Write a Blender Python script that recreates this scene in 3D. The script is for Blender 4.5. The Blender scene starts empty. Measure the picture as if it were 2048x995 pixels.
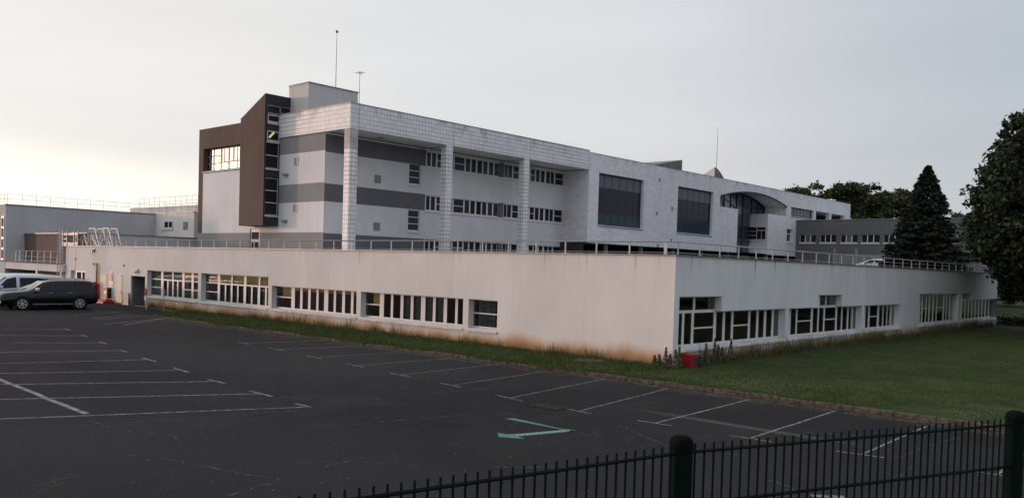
import bpy, bmesh, math, random
from mathutils import Vector, Matrix
random.seed(7)
R = math.radians
SC = bpy.context.scene
COL = SC.collection
# ------------------------------------------------------------------ camera
CX, CY, FPX, W0, H0 = 1024.0, 585.0, 1702.5, 2048.0, 995.0
EYE = Vector((0, 0, 3.45))
vX = Vector((1890, -(CY - 476), FPX)).normalized()
vY = Vector((1534, CY - 578, -FPX)); vY = (vY - vX * vX.dot(vY)).normalized()
vZ = vX.cross(vY)
M3 = Matrix((vX, vY, vZ))            # camera space -> world
cd = bpy.data.cameras.new('camera'); cam = bpy.data.objects.new('camera', cd); COL.objects.link(cam)
cam.matrix_world = Matrix.Translation(EYE) @ M3.to_4x4()
cd.sensor_fit = 'HORIZONTAL'; cd.sensor_width = 36; cd.lens = 36 * FPX / W0
cd.shift_y = (CY - H0 / 2) / W0
cd.clip_start = .05; cd.clip_end = 6000
SC.camera = cam
def ray(px, py): return M3 @ Vector((px - CX, CY - py, -FPX))
def on(ax, val, px, py):             # measure: photo pixel -> point on a real plane of the place
    d = ray(px, py); return EYE + d * ((val - EYE[ax]) / d[ax])
# ------------------------------------------------------------------ world and sun
SUN_AZ = Vector((-.88, -.475, 0)).normalized(); SUN_EL = R(3.5)
sdir = Vector((SUN_AZ.x * math.cos(SUN_EL), SUN_AZ.y * math.cos(SUN_EL), math.sin(SUN_EL)))
wd = bpy.data.worlds.new('World'); SC.world = wd; wd.use_nodes = True
nt = wd.node_tree; nt.nodes.clear(); N = nt.nodes.new; L = nt.links.new
def wm(op, a, b=None, c=None, clamp=False):
    n = N('ShaderNodeMath'); n.operation = op; n.use_clamp = clamp
    for i, v in enumerate((a, b, c)):
        if v is None: continue
        if isinstance(v, (int, float)): n.inputs[i].default_value = v
        else: L(v, n.inputs[i])
    return n.outputs[0]
def wmix(f, a, b, t='MIX'):
    n = N('ShaderNodeMix'); n.data_type = 'RGBA'; n.blend_type = t
    for k, v in ((0, f), (6, a), (7, b)):
        if isinstance(v, (int, float)): n.inputs[k].default_value = v if k == 0 else (v, v, v, 1)
        elif isinstance(v, tuple): n.inputs[k].default_value = (*v, 1)
        else: L(v, n.inputs[k])
    return n.outputs[2]
sky = N('ShaderNodeTexSky'); sky.sky_type = 'NISHITA'; sky.sun_disc = False
sky.sun_elevation = SUN_EL; sky.sun_rotation = math.atan2(SUN_AZ.x, SUN_AZ.y); sky.dust_density = 2.0
hs = N('ShaderNodeHueSaturation'); hs.inputs['Saturation'].default_value = .45; L(sky.outputs[0], hs.inputs['Color'])
tc = N('ShaderNodeTexCoord')
nrm = N('ShaderNodeVectorMath'); nrm.operation = 'NORMALIZE'; L(tc.outputs['Generated'], nrm.inputs[0])
sep = N('ShaderNodeSeparateXYZ'); L(nrm.outputs[0], sep.inputs[0])
dt = N('ShaderNodeVectorMath'); dt.operation = 'DOT_PRODUCT'; L(nrm.outputs[0], dt.inputs[0]); dt.inputs[1].default_value = sdir
d01 = wm('MULTIPLY_ADD', dt.outputs['Value'], .5, .5, True)
el = wm('MAXIMUM', sep.outputs['Z'], 0.0)

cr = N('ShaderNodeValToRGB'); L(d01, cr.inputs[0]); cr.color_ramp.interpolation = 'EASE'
for k, (p_, c_) in enumerate(((0.0, (.50, .52, .60)), (.34, (.43, .475, .53)), (.60, (.665, .67, .70)), (.85, (.80, .785, .765)))):  # first stop, opposite the sun, raised as added fill for the walls
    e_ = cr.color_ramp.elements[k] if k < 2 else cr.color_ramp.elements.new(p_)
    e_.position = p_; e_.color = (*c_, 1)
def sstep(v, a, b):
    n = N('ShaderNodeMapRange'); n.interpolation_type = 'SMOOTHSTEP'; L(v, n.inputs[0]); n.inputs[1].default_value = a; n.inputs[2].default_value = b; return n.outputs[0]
veil = wmix(1.0, cr.outputs[0], wm('MULTIPLY_ADD', sstep(el, .34, .60), .55, 1.0), 'MULTIPLY')          # thin high cloud, brightened overhead, out of view, as added wall fill
lowk = wm('POWER', wm('SUBTRACT', 1.0, el, None, True), 9.0)
veil = wmix(wm('MULTIPLY', wm('MULTIPLY', lowk, d01), .55), veil, (.77, .70, .675))                     # pale pink towards the horizon
edge = wm('ADD', el, wm('MULTIPLY', wm('SUBTRACT', 1.0, d01), .22))
g1 = wm('MULTIPLY', wm('POWER', d01, 3.0), wm('SUBTRACT', 1.0, sstep(edge, .06, .17)))
glow = wmix(1.0, (.80, .66, .36), g1, 'MULTIPLY')
g2 = wm('MULTIPLY', wm('POWER', d01, 60.0), wm('POWER', wm('SUBTRACT', 1.0, el, None, True), 8.0))
mp = N('ShaderNodeMapping'); mp.inputs['Rotation'].default_value = (0, .12, 0); mp.inputs['Scale'].default_value = (.9, .9, 7.0); L(nrm.outputs[0], mp.inputs[0])
no = N('ShaderNodeTexNoise'); no.inputs['Scale'].default_value = 2.2; no.inputs['Detail'].default_value = 5; L(mp.outputs[0], no.inputs[0])
cl = wm('MULTIPLY_ADD', no.outputs[0], .24, .895)
veil = wmix(1.0, veil, cl, 'MULTIPLY')
sum1 = wmix(1.0, veil, glow, 'ADD')
g2c = wmix(1.0, (7.0, 5.4, 3.6), g2, 'MULTIPLY')
sum2 = wmix(1.0, sum1, g2c, 'ADD')
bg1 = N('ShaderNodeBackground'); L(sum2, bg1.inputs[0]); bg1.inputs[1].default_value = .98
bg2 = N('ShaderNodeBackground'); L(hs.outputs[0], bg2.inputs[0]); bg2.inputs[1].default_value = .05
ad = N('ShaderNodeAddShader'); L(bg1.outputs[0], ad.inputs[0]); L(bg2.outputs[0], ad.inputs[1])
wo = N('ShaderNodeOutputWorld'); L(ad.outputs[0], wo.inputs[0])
sl = bpy.data.lights.new('sun', 'SUN'); sl.energy = 1.35; sl.angle = R(3); sl.color = (1.0, .60, .52)
so = bpy.data.objects.new('sun', sl); COL.objects.link(so); so.rotation_euler = (-sdir).to_track_quat('-Z', 'Y').to_euler()
SC.view_settings.view_transform = 'Standard'; SC.view_settings.look = 'None'
SC.view_settings.exposure = 0.0; SC.view_settings.gamma = 1
SC.render.engine = 'CYCLES'
# ------------------------------------------------------------------ materials
def mat(name, col, rough=.8, var=0, vscale=3, col2=None, metal=0, bump=0, bscale=60, spec=.5):
    m = bpy.data.materials.new(name); m.use_nodes = True; t = m.node_tree
    b = t.nodes['Principled BSDF']; b.inputs['Roughness'].default_value = rough; b.inputs['Metallic'].default_value = metal
    b.inputs['Specular IOR Level'].default_value = spec
    b.inputs['Base Color'].default_value = (*col, 1)
    g = t.nodes.new('ShaderNodeNewGeometry')
    if var or col2:
        n = t.nodes.new('ShaderNodeTexNoise'); n.inputs['Scale'].default_value = vscale; n.inputs['Detail'].default_value = 6
        t.links.new(g.outputs['Position'], n.inputs['Vector'])
        r = t.nodes.new('ShaderNodeValToRGB'); r.color_ramp.elements[0].position = .32; r.color_ramp.elements[1].position = .68
        c2 = col2 or tuple(c * (1 + var) for c in col); c1 = col if col2 else tuple(c * (1 - var) for c in col)
        r.color_ramp.elements[0].color = (*c1, 1); r.color_ramp.elements[1].color = (*c2, 1)
        t.links.new(n.outputs[0], r.inputs[0]); t.links.new(r.outputs[0], b.inputs['Base Color'])
    if bump:
        n2 = t.nodes.new('ShaderNodeTexNoise'); n2.inputs['Scale'].default_value = bscale; n2.inputs['Detail'].default_value = 4
        t.links.new(g.outputs['Position'], n2.inputs['Vector'])
        bp = t.nodes.new('ShaderNodeBump'); bp.inputs['Strength'].default_value = bump; bp.inputs['Distance'].default_value = .02
        t.links.new(n2.outputs[0], bp.inputs['Height']); t.links.new(bp.outputs[0], b.inputs['Normal'])
    return m
class NT:                                                  # small node helper
    def __init__(s, m): s.t = m.node_tree; s.b = s.t.nodes['Principled BSDF']; s.g = s.t.nodes.new('ShaderNodeNewGeometry'); s.sp = s.t.nodes.new('ShaderNodeSeparateXYZ'); s.lk(s.g.outputs['Position'], s.sp.inputs[0])
    def lk(s, a, b): s.t.links.new(a, b)
    def put(s, i, v):
        if isinstance(v, (int, float)): i.default_value = v
        elif isinstance(v, tuple): i.default_value = (*v, 1) if len(v) == 3 and i.type == 'RGBA' else v
        else: s.lk(v, i)
    def m(s, op, a, b=0, c=0, clamp=False):
        n = s.t.nodes.new('ShaderNodeMath'); n.operation = op; n.use_clamp = clamp
        for i, v in enumerate((a, b, c)): s.put(n.inputs[i], v)
        return n.outputs[0]
    def mix(s, f, a, b, t='MIX'):
        n = s.t.nodes.new('ShaderNodeMix'); n.data_type = 'RGBA'; n.blend_type = t
        for k, v in ((0, f), (6, a), (7, b)): s.put(n.inputs[k], v)
        return n.outputs[2]
    def noise(s, scale, vec=(1, 1, 1), detail=5, rough=.55):
        mp = s.t.nodes.new('ShaderNodeMapping'); mp.inputs['Scale'].default_value = vec; s.lk(s.g.outputs['Position'], mp.inputs[0])
        n = s.t.nodes.new('ShaderNodeTexNoise'); n.inputs['Scale'].default_value = scale; n.inputs['Detail'].default_value = detail; n.inputs['Roughness'].default_value = rough
        s.lk(mp.outputs[0], n.inputs['Vector']); return n.outputs[0]
    def ramp(s, f, a, b):
        n = s.t.nodes.new('ShaderNodeMapRange'); n.interpolation_type = 'SMOOTHSTEP'
        s.put(n.inputs[0], f); n.inputs[1].default_value = a; n.inputs[2].default_value = b; return n.outputs[0]
    def bump(s, h, st, d=.02):
        bp = s.t.nodes.new('ShaderNodeBump'); bp.inputs['Strength'].default_value = st; bp.inputs['Distance'].default_value = d; s.lk(h, bp.inputs['Height']); s.lk(bp.outputs[0], s.b.inputs['Normal'])
def render_mat(name, col, streak=.25, soil=0, zt=4.0, zb=.12, moss=0, zlow=-.1):
    m = mat(name, col, .92, spec=.2); n = NT(m)
    big = n.noise(.35, (1, 1, .6)); fine = n.noise(9); c = n.mix(n.ramp(big, .3, .7), tuple(v * .90 for v in col), tuple(v * 1.06 for v in col))
    c = n.mix(n.m('MULTIPLY', n.ramp(fine, .35, .75), .12), c, tuple(v * .75 for v in col))
    st = n.noise(1.0, (3.2, 3.2, .10), 6, .65)                            # soft vertical weather streaks
    c = n.mix(n.m('MULTIPLY', n.ramp(st, .5, .78), streak), c, tuple(v * .55 for v in col))
    top = n.ramp(n.sp.outputs['Z'], zt - .9, zt)                          # sharp dark runs below the coping
    st2 = n.noise(1.0, (5, 5, .22), 4, .6)
    c = n.mix(n.m('MULTIPLY', n.m('MULTIPLY', n.ramp(st2, .60, .70), top), moss), c, (.05, .05, .05))
    if soil:
        hn = n.noise(.55, (1, 1, .3)); h = n.m('MULTIPLY_ADD', hn, 1.0, zb - .05)
        f = n.m('SUBTRACT', 1.0, n.ramp(n.m('SUBTRACT', n.sp.outputs['Z'], h), -.35, .22))
        c = n.mix(n.m('MULTIPLY', f, soil), c, (.40, .235, .115))
        f2 = n.m('SUBTRACT', 1.0, n.ramp(n.m('SUBTRACT', n.sp.outputs['Z'], h), -.5, -.1))
        c = n.mix(n.m('MULTIPLY', f2, soil * .8), c, (.23, .13, .07))
    n.lk(c, n.b.inputs['Base Color']); n.bump(n.noise(45), .25, .01)
    return m
MA = render_mat('render_cream', (.585, .56, .553), .20, .95, moss=.35)
MB_ = render_mat('render_white_side', (.61, .615, .63), .28, .8, moss=1.0)
MW = render_mat('render_wing', (.45, .45, .47), .22)
MC = render_mat('render_upper', (.62, .62, .64), .22, zt=12)
MD = render_mat('paint_band', (.135, .135, .15), .2, zt=12)
MG = render_mat('paint_grey_band', (.23, .235, .24), .2, zt=12)
MGB = render_mat('grey_block', (.125, .128, .14), .3, zt=12)
def brown():
    m = mat('brown_render', (.085, .062, .052), .9, spec=.2); n = NT(m)
    c = n.mix(n.ramp(n.noise(.6, (1, 1, .4)), .3, .7), (.095, .068, .056), (.118, .087, .073))
    c = n.mix(n.m('MULTIPLY', n.ramp(n.noise(1.2, (4, 4, .18)), .55, .8), .5), c, (.05, .038, .033))
    n.lk(c, n.b.inputs['Base Color']); n.bump(n.noise(30), .3); return m
MBR = brown()
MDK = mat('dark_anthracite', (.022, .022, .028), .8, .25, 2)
def tiles(name, col, sz, sy, line=.02, strong=1.0, ax='x'):
    m = mat(name, col, .55, spec=.4); n = NT(m); t = n.t
    u = n.m('ADD', n.sp.outputs['X'], n.sp.outputs['Y'])
    def grid(v, s, w):
        f = n.m('FRACT', n.m('DIVIDE', v, s)); d = n.m('ABSOLUTE', n.m('SUBTRACT', f, .5)); return n.ramp(d, .5 - w / s, .5 - w / s * .35)
    h = grid(n.sp.outputs['Z'], sz, line * 1.25); v = grid(u, sy, line)
    fade = n.ramp(n.noise(.22, (1, 1, 1.6)), .30, .62)
    fade2 = n.m('MULTIPLY_ADD', fade, .6, .4)
    g = n.m('MAXIMUM', h, n.m('MULTIPLY', v, .75)); g = n.m('MULTIPLY', g, fade2)
    # each tile its own slight tone
    cu = n.m('FLOOR', n.m('DIVIDE', u, sy)); cz = n.m('FLOOR', n.m('DIVIDE', n.sp.outputs['Z'], sz))
    cb = t.nodes.new('ShaderNodeCombineXYZ'); n.lk(cu, cb.inputs[0]); n.lk(cz, cb.inputs[1])
    wn = t.nodes.new('ShaderNodeTexWhiteNoise'); n.lk(cb.outputs[0], wn.inputs['Vector'])
    c = n.mix(wn.outputs['Value'], tuple(x * .90 for x in col), tuple(x * 1.05 for x in col))
    c = n.mix(n.m('MULTIPLY', n.ramp(n.noise(.8, (1.5, 1.5, .25)), .5, .75), .32), c, tuple(x * .6 for x in col))
    c = n.mix(n.m('MULTIPLY', g, .66 * strong), c, (.10, .10, .11))
    top = n.ramp(n.sp.outputs['Z'], 13.2, 14.15)                     # lichen and dirt along the top edge
    c = n.mix(n.m('MULTIPLY', n.m('MULTIPLY', top, n.ramp(n.noise(1.1, (1, 1, .35), 8, .7), .50, .68)), .7), c, (.08, .075, .07))
    n.lk(c, n.b.inputs['Base Color']); return m
MT = tiles('white_tiles', (.72, .715, .725), .30, .30, .032, 1.15)
MT2 = tiles('white_panel_tiles', (.70, .70, .735), .21, .42, .021, .75)
MCO = mat('coping_metal', (.20, .20, .20), .5, .3, 2, metal=.3)
MROOF = mat('roof_gravel', (.22, .21, .2), .95, .3, 4)
MPVC = mat('white_pvc', (.62, .62, .625), .35, .05, 3)
MPVA = mat('pvc_grey_white', (.43, .43, .435), .5, .06, 3)
MSILL = mat('sill_concrete', (.54, .53, .52), .7, .18, 2)
MSILA = mat('sill_grey_white', (.46, .45, .45), .7, .15, 2)
MRAIL = mat('galvanised_rail', (.40, .40, .405), .65, .15, 8, spec=.2)
MRAILW = mat('white_rail', (.46, .45, .43), .5, .1, 5)
MNAVY = mat('navy_metal', (.022, .042, .085), .6, spec=.15)
MCUR = mat('grey_curtain', (.15, .17, .178), .9, .35, 6)
MSUNREFL = mat('ochre_sunset_reflection', (.78, .54, .20), .8, .25, 1.2)  # stands in for sunset glow mirrored in the upper panes
MINT = mat('dark_interior', (.05, .045, .045), .9)
MBLACK = mat('car_black', (.003, .004, .007), .12, spec=.4)
MSILV = mat('car_silver', (.42, .45, .50), .25, metal=.35)
MWHV = mat('car_white', (.62, .65, .69), .25)
MCG = mat('car_glass', (.006, .007, .011), .08, spec=.25)
MWSH = mat('windscreen', (.17, .175, .17), .07, spec=.9)  # colour lightened to stand in for the sky mirrored in it
MTY = mat('tyre', (.010, .010, .010), .9, spec=.1)
MRIM = mat('alloy', (.5, .5, .5), .3, metal=.8)
MCHR = mat('chrome', (.75, .75, .75), .15, metal=1)
MRED = mat('red_paint', (.27, .010, .012), .5, .25, 3, spec=.3)
MRLENS = mat('red_lens', (.35, .01, .012), .2)
MLAMP = mat('lamp_lens', (.55, .55, .52), .15)
MSIGNR = mat('sign_red', (.22, .012, .025), .45)
MSIGNW = mat('sign_white', (.62, .61, .60), .5)
MPLATE = mat('beige_panel', (.66, .58, .45), .8, .08, 1.5)
MORANGE = mat('orange_pipe', (.42, .19, .06), .6, .3, 4)
MGATE = mat('grey_shutter', (.135, .135, .145), .6, .15, 3)
MGREEN = mat('fence_green', (.0015, .0075, .006), .75, .2, 30, spec=.06)
MGREY = mat('grey_metal', (.2, .2, .2), .5, .2, 4)
MCLADT = mat('weathered_zinc', (.17, .165, .16), .7, col2=(.10, .095, .09), vscale=1.4)
MPEN = render_mat('penthouse_render', (.50, .49, .49), .5, zt=16.6, moss=.4)
MCONC = mat('kerb_concrete', (.035, .034, .026), .97, col2=(.115, .10, .08), vscale=7, spec=.1, bump=.5, bscale=20)
MBARK = mat('bark', (.06, .048, .038), .95, .3, 6)
def lino(n, m, col): pass
def glass(name, tint, dark, refl=1.0, ior=1.5, bmp=.05):
    m = bpy.data.materials.new(name); m.use_nodes = True; t = m.node_tree; t.nodes.clear()
    o = t.nodes.new('ShaderNodeOutputMaterial'); f = t.nodes.new('ShaderNodeFresnel'); f.inputs[0].default_value = ior
    gl = t.nodes.new('ShaderNodeBsdfGlossy'); gl.inputs['Roughness'].default_value = .02; gl.inputs['Color'].default_value = (refl, refl, refl, 1)
    tr = t.nodes.new('ShaderNodeBsdfTransparent'); tr.inputs[0].default_value = (*tint, 1)
    mx = t.nodes.new('ShaderNodeMixShader'); mx.inputs[0].default_value = .1
    g = t.nodes.new('ShaderNodeNewGeometry'); nz = t.nodes.new('ShaderNodeTexNoise'); nz.inputs['Scale'].default_value = .9; t.links.new(g.outputs['Position'], nz.inputs['Vector'])
    bp = t.nodes.new('ShaderNodeBump'); bp.inputs['Strength'].default_value = bmp; bp.inputs['Distance'].default_value = .05; t.links.new(nz.outputs[0], bp.inputs['Height']); t.links.new(bp.outputs[0], gl.inputs['Normal'])
    ml = t.nodes.new('ShaderNodeMath'); ml.operation = 'MULTIPLY'; ml.inputs[1].default_value = 1.6; ml.use_clamp = True
    t.links.new(f.outputs[0], ml.inputs[0]); t.links.new(ml.outputs[0], mx.inputs[0])
    t.links.new(tr.outputs[0], mx.inputs[1]); t.links.new(gl.outputs[0], mx.inputs[2]); t.links.new(mx.outputs[0], o.inputs[0])
    return m
MGL = glass('window_glass', (.72, .74, .74), 0)
MGLN = glass('blue_glass', (.22, .27, .34), 0, .75)
def pane_mat(name, col): return mat(name, col, .12, spec=.12)
MPDK = pane_mat('dark_pane', (.018, .018, .022)); MPBL = pane_mat('navy_pane', (.020, .019, .028)); MPTOP = pane_mat('pale_grey_pane', (.10, .11, .13)); MPTEAL = pane_mat('teal_pane', (.022, .045, .055))  # pale grey serves the top row and some single panes
MDULL = mat('dull_pane', (.012, .012, .014), .6, spec=.04)
def asphalt():
    m = mat('asphalt', (.04, .04, .042), .97, spec=.06); n = NT(m)
    c = n.mix(n.ramp(n.noise(.10, (1, 1, 1), 4), .3, .7), (.012, .012, .0155), (.021, .021, .0245))
    c = n.mix(n.m('MULTIPLY', n.ramp(n.noise(.5, (1, 1, 1), 7, .7), .45, .7), .55), c, (.027, .0265, .0275))
    c = n.mix(n.ramp(n.noise(28, (1, 1, 1), 3, .7), .50, .80), c, (.042, .041, .041))
    c = n.mix(n.m('MULTIPLY', n.ramp(n.noise(70, (1, 1, 1), 2, .7), .62, .72), .6), c, (.16, .155, .15))
    wv = n.t.nodes.new('ShaderNodeVectorMath'); wv.operation = 'ADD'; cbx = n.t.nodes.new('ShaderNodeCombineXYZ'); n.lk(n.m('MULTIPLY', n.noise(.6, (1, 1, 1), 6, .65), 3.0), cbx.inputs[0]); n.lk(n.m('MULTIPLY', n.noise(.7, (1, 1.1, 1), 6, .65), 3.0), cbx.inputs[1]); n.lk(n.g.outputs['Position'], wv.inputs[0]); n.lk(cbx.outputs[0], wv.inputs[1])
    vo = n.t.nodes.new('ShaderNodeTexVoronoi'); vo.feature = 'DISTANCE_TO_EDGE'; vo.inputs['Scale'].default_value = .16; n.lk(wv.outputs[0], vo.inputs['Vector'])
    vf = n.t.nodes.new('ShaderNodeTexVoronoi'); vf.inputs['Scale'].default_value = .13; n.lk(wv.outputs[0], vf.inputs['Vector']); sx_ = n.t.nodes.new('ShaderNodeSeparateColor'); n.lk(vf.outputs['Color'], sx_.inputs[0])
    c = n.mix(n.m('MULTIPLY', sx_.outputs[0], .30), c, (.036, .035, .037))                                     # old patches
    ck = n.m('MULTIPLY', n.m('SUBTRACT', 1.0, n.ramp(vo.outputs['Distance'], .0015, .006)), n.ramp(n.noise(.35), .46, .60))
    c = n.mix(n.m('MULTIPLY', ck, .55), c, (.06, .057, .038))                                             # mossy cracks
    y = n.sp.outputs['Y']; wob = n.m('MULTIPLY_ADD', n.noise(.25), 1.2, -.6)
    yy = n.m('ADD', y, wob)
    k = n.m('SUBTRACT', 1.0, n.m('ABSOLUTE', n.m('DIVIDE', n.m('SUBTRACT', yy, 21.75), .55)), 0, True)
    c = n.mix(n.m('MULTIPLY', n.m('MULTIPLY', k, n.ramp(n.noise(3), .4, .6)), .75), c, (.075, .06, .042))    # silt washed along the kerb
    k2 = n.m('SUBTRACT', 1.0, n.m('ABSOLUTE', n.m('DIVIDE', n.m('SUBTRACT', n.m('ADD', y, n.m('MULTIPLY', wob, .15)), 17.75), .22)), 0, True)
    xr = n.ramp(n.sp.outputs['X'], -12.5, -9.5); xr2 = n.m('SUBTRACT', 1.0, n.ramp(n.sp.outputs['X'], -7.8, -5.8))
    c = n.mix(n.m('MULTIPLY', n.m('MULTIPLY', k2, n.m('MULTIPLY', xr, xr2)), .5), c, (.13, .12, .105))
    n.lk(c, n.b.inputs['Base Color']); n.bump(n.noise(35, (1, 1, 1), 3), .5, .02); return m
MASPH = asphalt()
def paint():
    m = mat('worn_white_paint', (.5, .5, .48), .8); n = NT(m)
    c = n.mix(n.ramp(n.noise(5, (1, 1, 1), 7, .8), .42, .60), (.21, .21, .205), (.032, .032, .033))
    n.lk(c, n.b.inputs['Base Color']); return m
MPAINT = paint()
MTEAL = mat('teal_road_paint', (.045, .17, .14), .9, col2=(.075, .15, .13), vscale=4)
def lawnm(name, a, b, c3, c4):
    m = mat(name, a, .95, spec=.1); n = NT(m)
    c = n.mix(n.ramp(n.noise(.45, (1, 1, 1), 6, .65), .35, .65), a, b)
    c = n.mix(n.m('MULTIPLY', n.ramp(n.noise(.9, (1, 1, 1), 8, .75), .50, .64), .75), c, c3)
    c = n.mix(n.m('MULTIPLY', n.ramp(n.noise(22, (1, 1, 1), 4, .7), .45, .7), .55), c, c4)
    n.lk(c, n.b.inputs['Base Color']); n.bump(n.noise(14, (1, 1, 1), 6), 1.0, .06); return m
MLAWN = lawnm('lawn_grass', (.022, .038, .010), (.038, .057, .015), (.065, .066, .028), (.012, .022, .007))
MBLADE = mat('grass_blades', (.036, .066, .015), .8, col2=(.085, .10, .035), vscale=2.5, spec=.1)
MWEED = mat('weed_stalks', (.065, .075, .03), .9, col2=(.14, .115, .065), vscale=3, spec=.1)
MCLOV = mat('clover_heads', (.24, .235, .20), .9)
def leafm(name, a, b):
    m = mat(name, a, .65, spec=.25); n = NT(m)
    c = n.mix(n.ramp(n.noise(.9, (1, 1, 1), 3), .35, .65), a, b)
    i = n.t.nodes.new('ShaderNodeTexWhiteNoise'); vm = n.t.nodes.new('ShaderNodeVectorMath'); vm.operation = 'SNAP'; vm.inputs[1].default_value = (.35, .35, .35)
    n.lk(n.g.outputs['Position'], vm.inputs[0]); n.lk(vm.outputs[0], i.inputs['Vector'])
    c = n.mix(n.m('MULTIPLY', i.outputs['Value'], .5), c, tuple(x * .45 for x in a))
    n.lk(c, n.b.inputs['Base Color']); return m
MLEAF = leafm('chestnut_leaves', (.016, .028, .011), (.045, .068, .030))
MFAR = leafm('far_leaves', (.040, .052, .018), (.066, .072, .028))
MFAR2 = leafm('light_leaves', (.075, .085, .035), (.10, .10, .045))
MNEED = leafm('conifer_needles', (.014, .024, .017), (.042, .062, .046))
# ------------------------------------------------------------------ object helpers
def tag(o, label=None, cat=None, group=None, kind=None):
    if label: o['label'] = label
    if cat: o['category'] = cat
    if group: o['group'] = group
    if kind: o['kind'] = kind
    return o
def empty(name, loc, label, cat, group=None, rz=0):
    o = bpy.data.objects.new(name, None); COL.objects.link(o); o.location = loc; o.rotation_euler = (0, 0, rz); o.empty_display_size = .3
    return tag(o, label, cat, group)
def origin(o):
    v = Vector((0, 0, 0))
    while o: v += o.location; o = o.parent
    return v
class MB:
    def __init__(s): s.v = []; s.f = []; s.mi = []
    def face(s, pts, mi=0):
        k = len(s.v); s.v += [tuple(p) for p in pts]; s.f.append(tuple(range(k, k + len(pts)))); s.mi.append(mi)
    def hexa(s, p, mi=0):            # 8 points: bottom ring 0-3, top ring 4-7
        k = len(s.v); s.v += [tuple(q) for q in p]
        for q in ((3, 2, 1, 0), (4, 5, 6, 7), (0, 1, 5, 4), (1, 2, 6, 5), (2, 3, 7, 6), (3, 0, 4, 7)):
            s.f.append(tuple(k + i for i in q)); s.mi.append(mi)
    def box(s, x0, x1, y0, y1, z0, z1, mi=0):
        x0, x1 = min(x0, x1), max(x0, x1); y0, y1 = min(y0, y1), max(y0, y1)
        s.hexa([(x0, y0, z0), (x1, y0, z0), (x1, y1, z0), (x0, y1, z0), (x0, y0, z1), (x1, y0, z1), (x1, y1, z1), (x0, y1, z1)], mi)
    def bar(s, a, b, w, h=None, mi=0, up=Vector((0, 0, 1))):
        a, b = Vector(a), Vector(b); d = (b - a).normalized(); h = h or w
        if abs(d.dot(up)) > .98: up = Vector((0, 1, 0))
        sx = d.cross(up).normalized() * w / 2; sy = sx.cross(d).normalized() * h / 2
        s.hexa([a - sx - sy, a + sx - sy, b + sx - sy, b - sx - sy, a - sx + sy, a + sx + sy, b + sx + sy, b - sx + sy], mi)
    def tube(s, pts, r, n=8, mi=0, cap=True):
        pts = [Vector(p) for p in pts]; rs = r if isinstance(r, (list, tuple)) else [r] * len(pts); k0 = len(s.v)
        for i, p in enumerate(pts):
            d = (pts[min(i + 1, len(pts) - 1)] - pts[max(i - 1, 0)]).normalized()
            up = Vector((0, 0, 1)) if abs(d.z) < .95 else Vector((1, 0, 0))
            a = d.cross(up).normalized(); b = d.cross(a)
            for j in range(n):
                t = 2 * math.pi * j / n; s.v.append(tuple(p + (a * math.cos(t) + b * math.sin(t)) * rs[i]))
        for i in range(len(pts) - 1):
            for j in range(n):
                s.f.append((k0 + i * n + j, k0 + i * n + (j + 1) % n, k0 + (i + 1) * n + (j + 1) % n, k0 + (i + 1) * n + j)); s.mi.append(mi)
        if cap:
            s.f.append(tuple(k0 + j for j in range(n))); s.mi.append(mi)
            s.f.append(tuple(k0 + (len(pts) - 1) * n + j for j in range(n))); s.mi.append(mi)
    def prism(s, poly, off, mi=0):
        off = Vector(off); a = [Vector(p) for p in poly]; b = [p + off for p in a]; s.face(a, mi); s.face(b[::-1], mi)
        for i in range(len(a)): j = (i + 1) % len(a); s.face([a[i], b[i], b[j], a[j]], mi)
    def build(s, name, mats, parent=None, smooth=False, bevel=0, loc=None):
        me = bpy.data.meshes.new(name); o = bpy.data.objects.new(name, me)
        og = origin(parent) if parent else Vector((0, 0, 0))
        if loc is not None: og = Vector(loc)
        me.from_pydata([(v[0] - og.x, v[1] - og.y, v[2] - og.z) for v in s.v], [], s.f)
        for m in (mats if isinstance(mats, (list, tuple)) else [mats]): me.materials.append(m)
        me.polygons.foreach_set('material_index', s.mi)
        if smooth: me.polygons.foreach_set('use_smooth', [True] * len(s.f))
        me.update(); COL.objects.link(o)
        if parent: o.parent = parent
        if loc is not None: o.location = loc
        if bevel:
            b = o.modifiers.new('bevel', 'BEVEL'); b.width = bevel; b.segments = 2; b.limit_method = 'ANGLE'
            w = o.modifiers.new('weld', 'WELD'); w.merge_threshold = .0005
            o.modifiers.move(1, 0)
        return o
class Fr:                             # a facade frame: u along, z up, w outward
    def __init__(s, ax, val): s.ax = ax; s.val = val
    def p(s, u, w, z): return (s.val + w, u, z) if s.ax == 'x' else (u, s.val - w, z)
    def u(s, px, py=500, w=0):
        q = on(0, s.val + w, px, py) if s.ax == 'x' else on(1, s.val - w, px, py); return q[1] if s.ax == 'x' else q[0]
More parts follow.
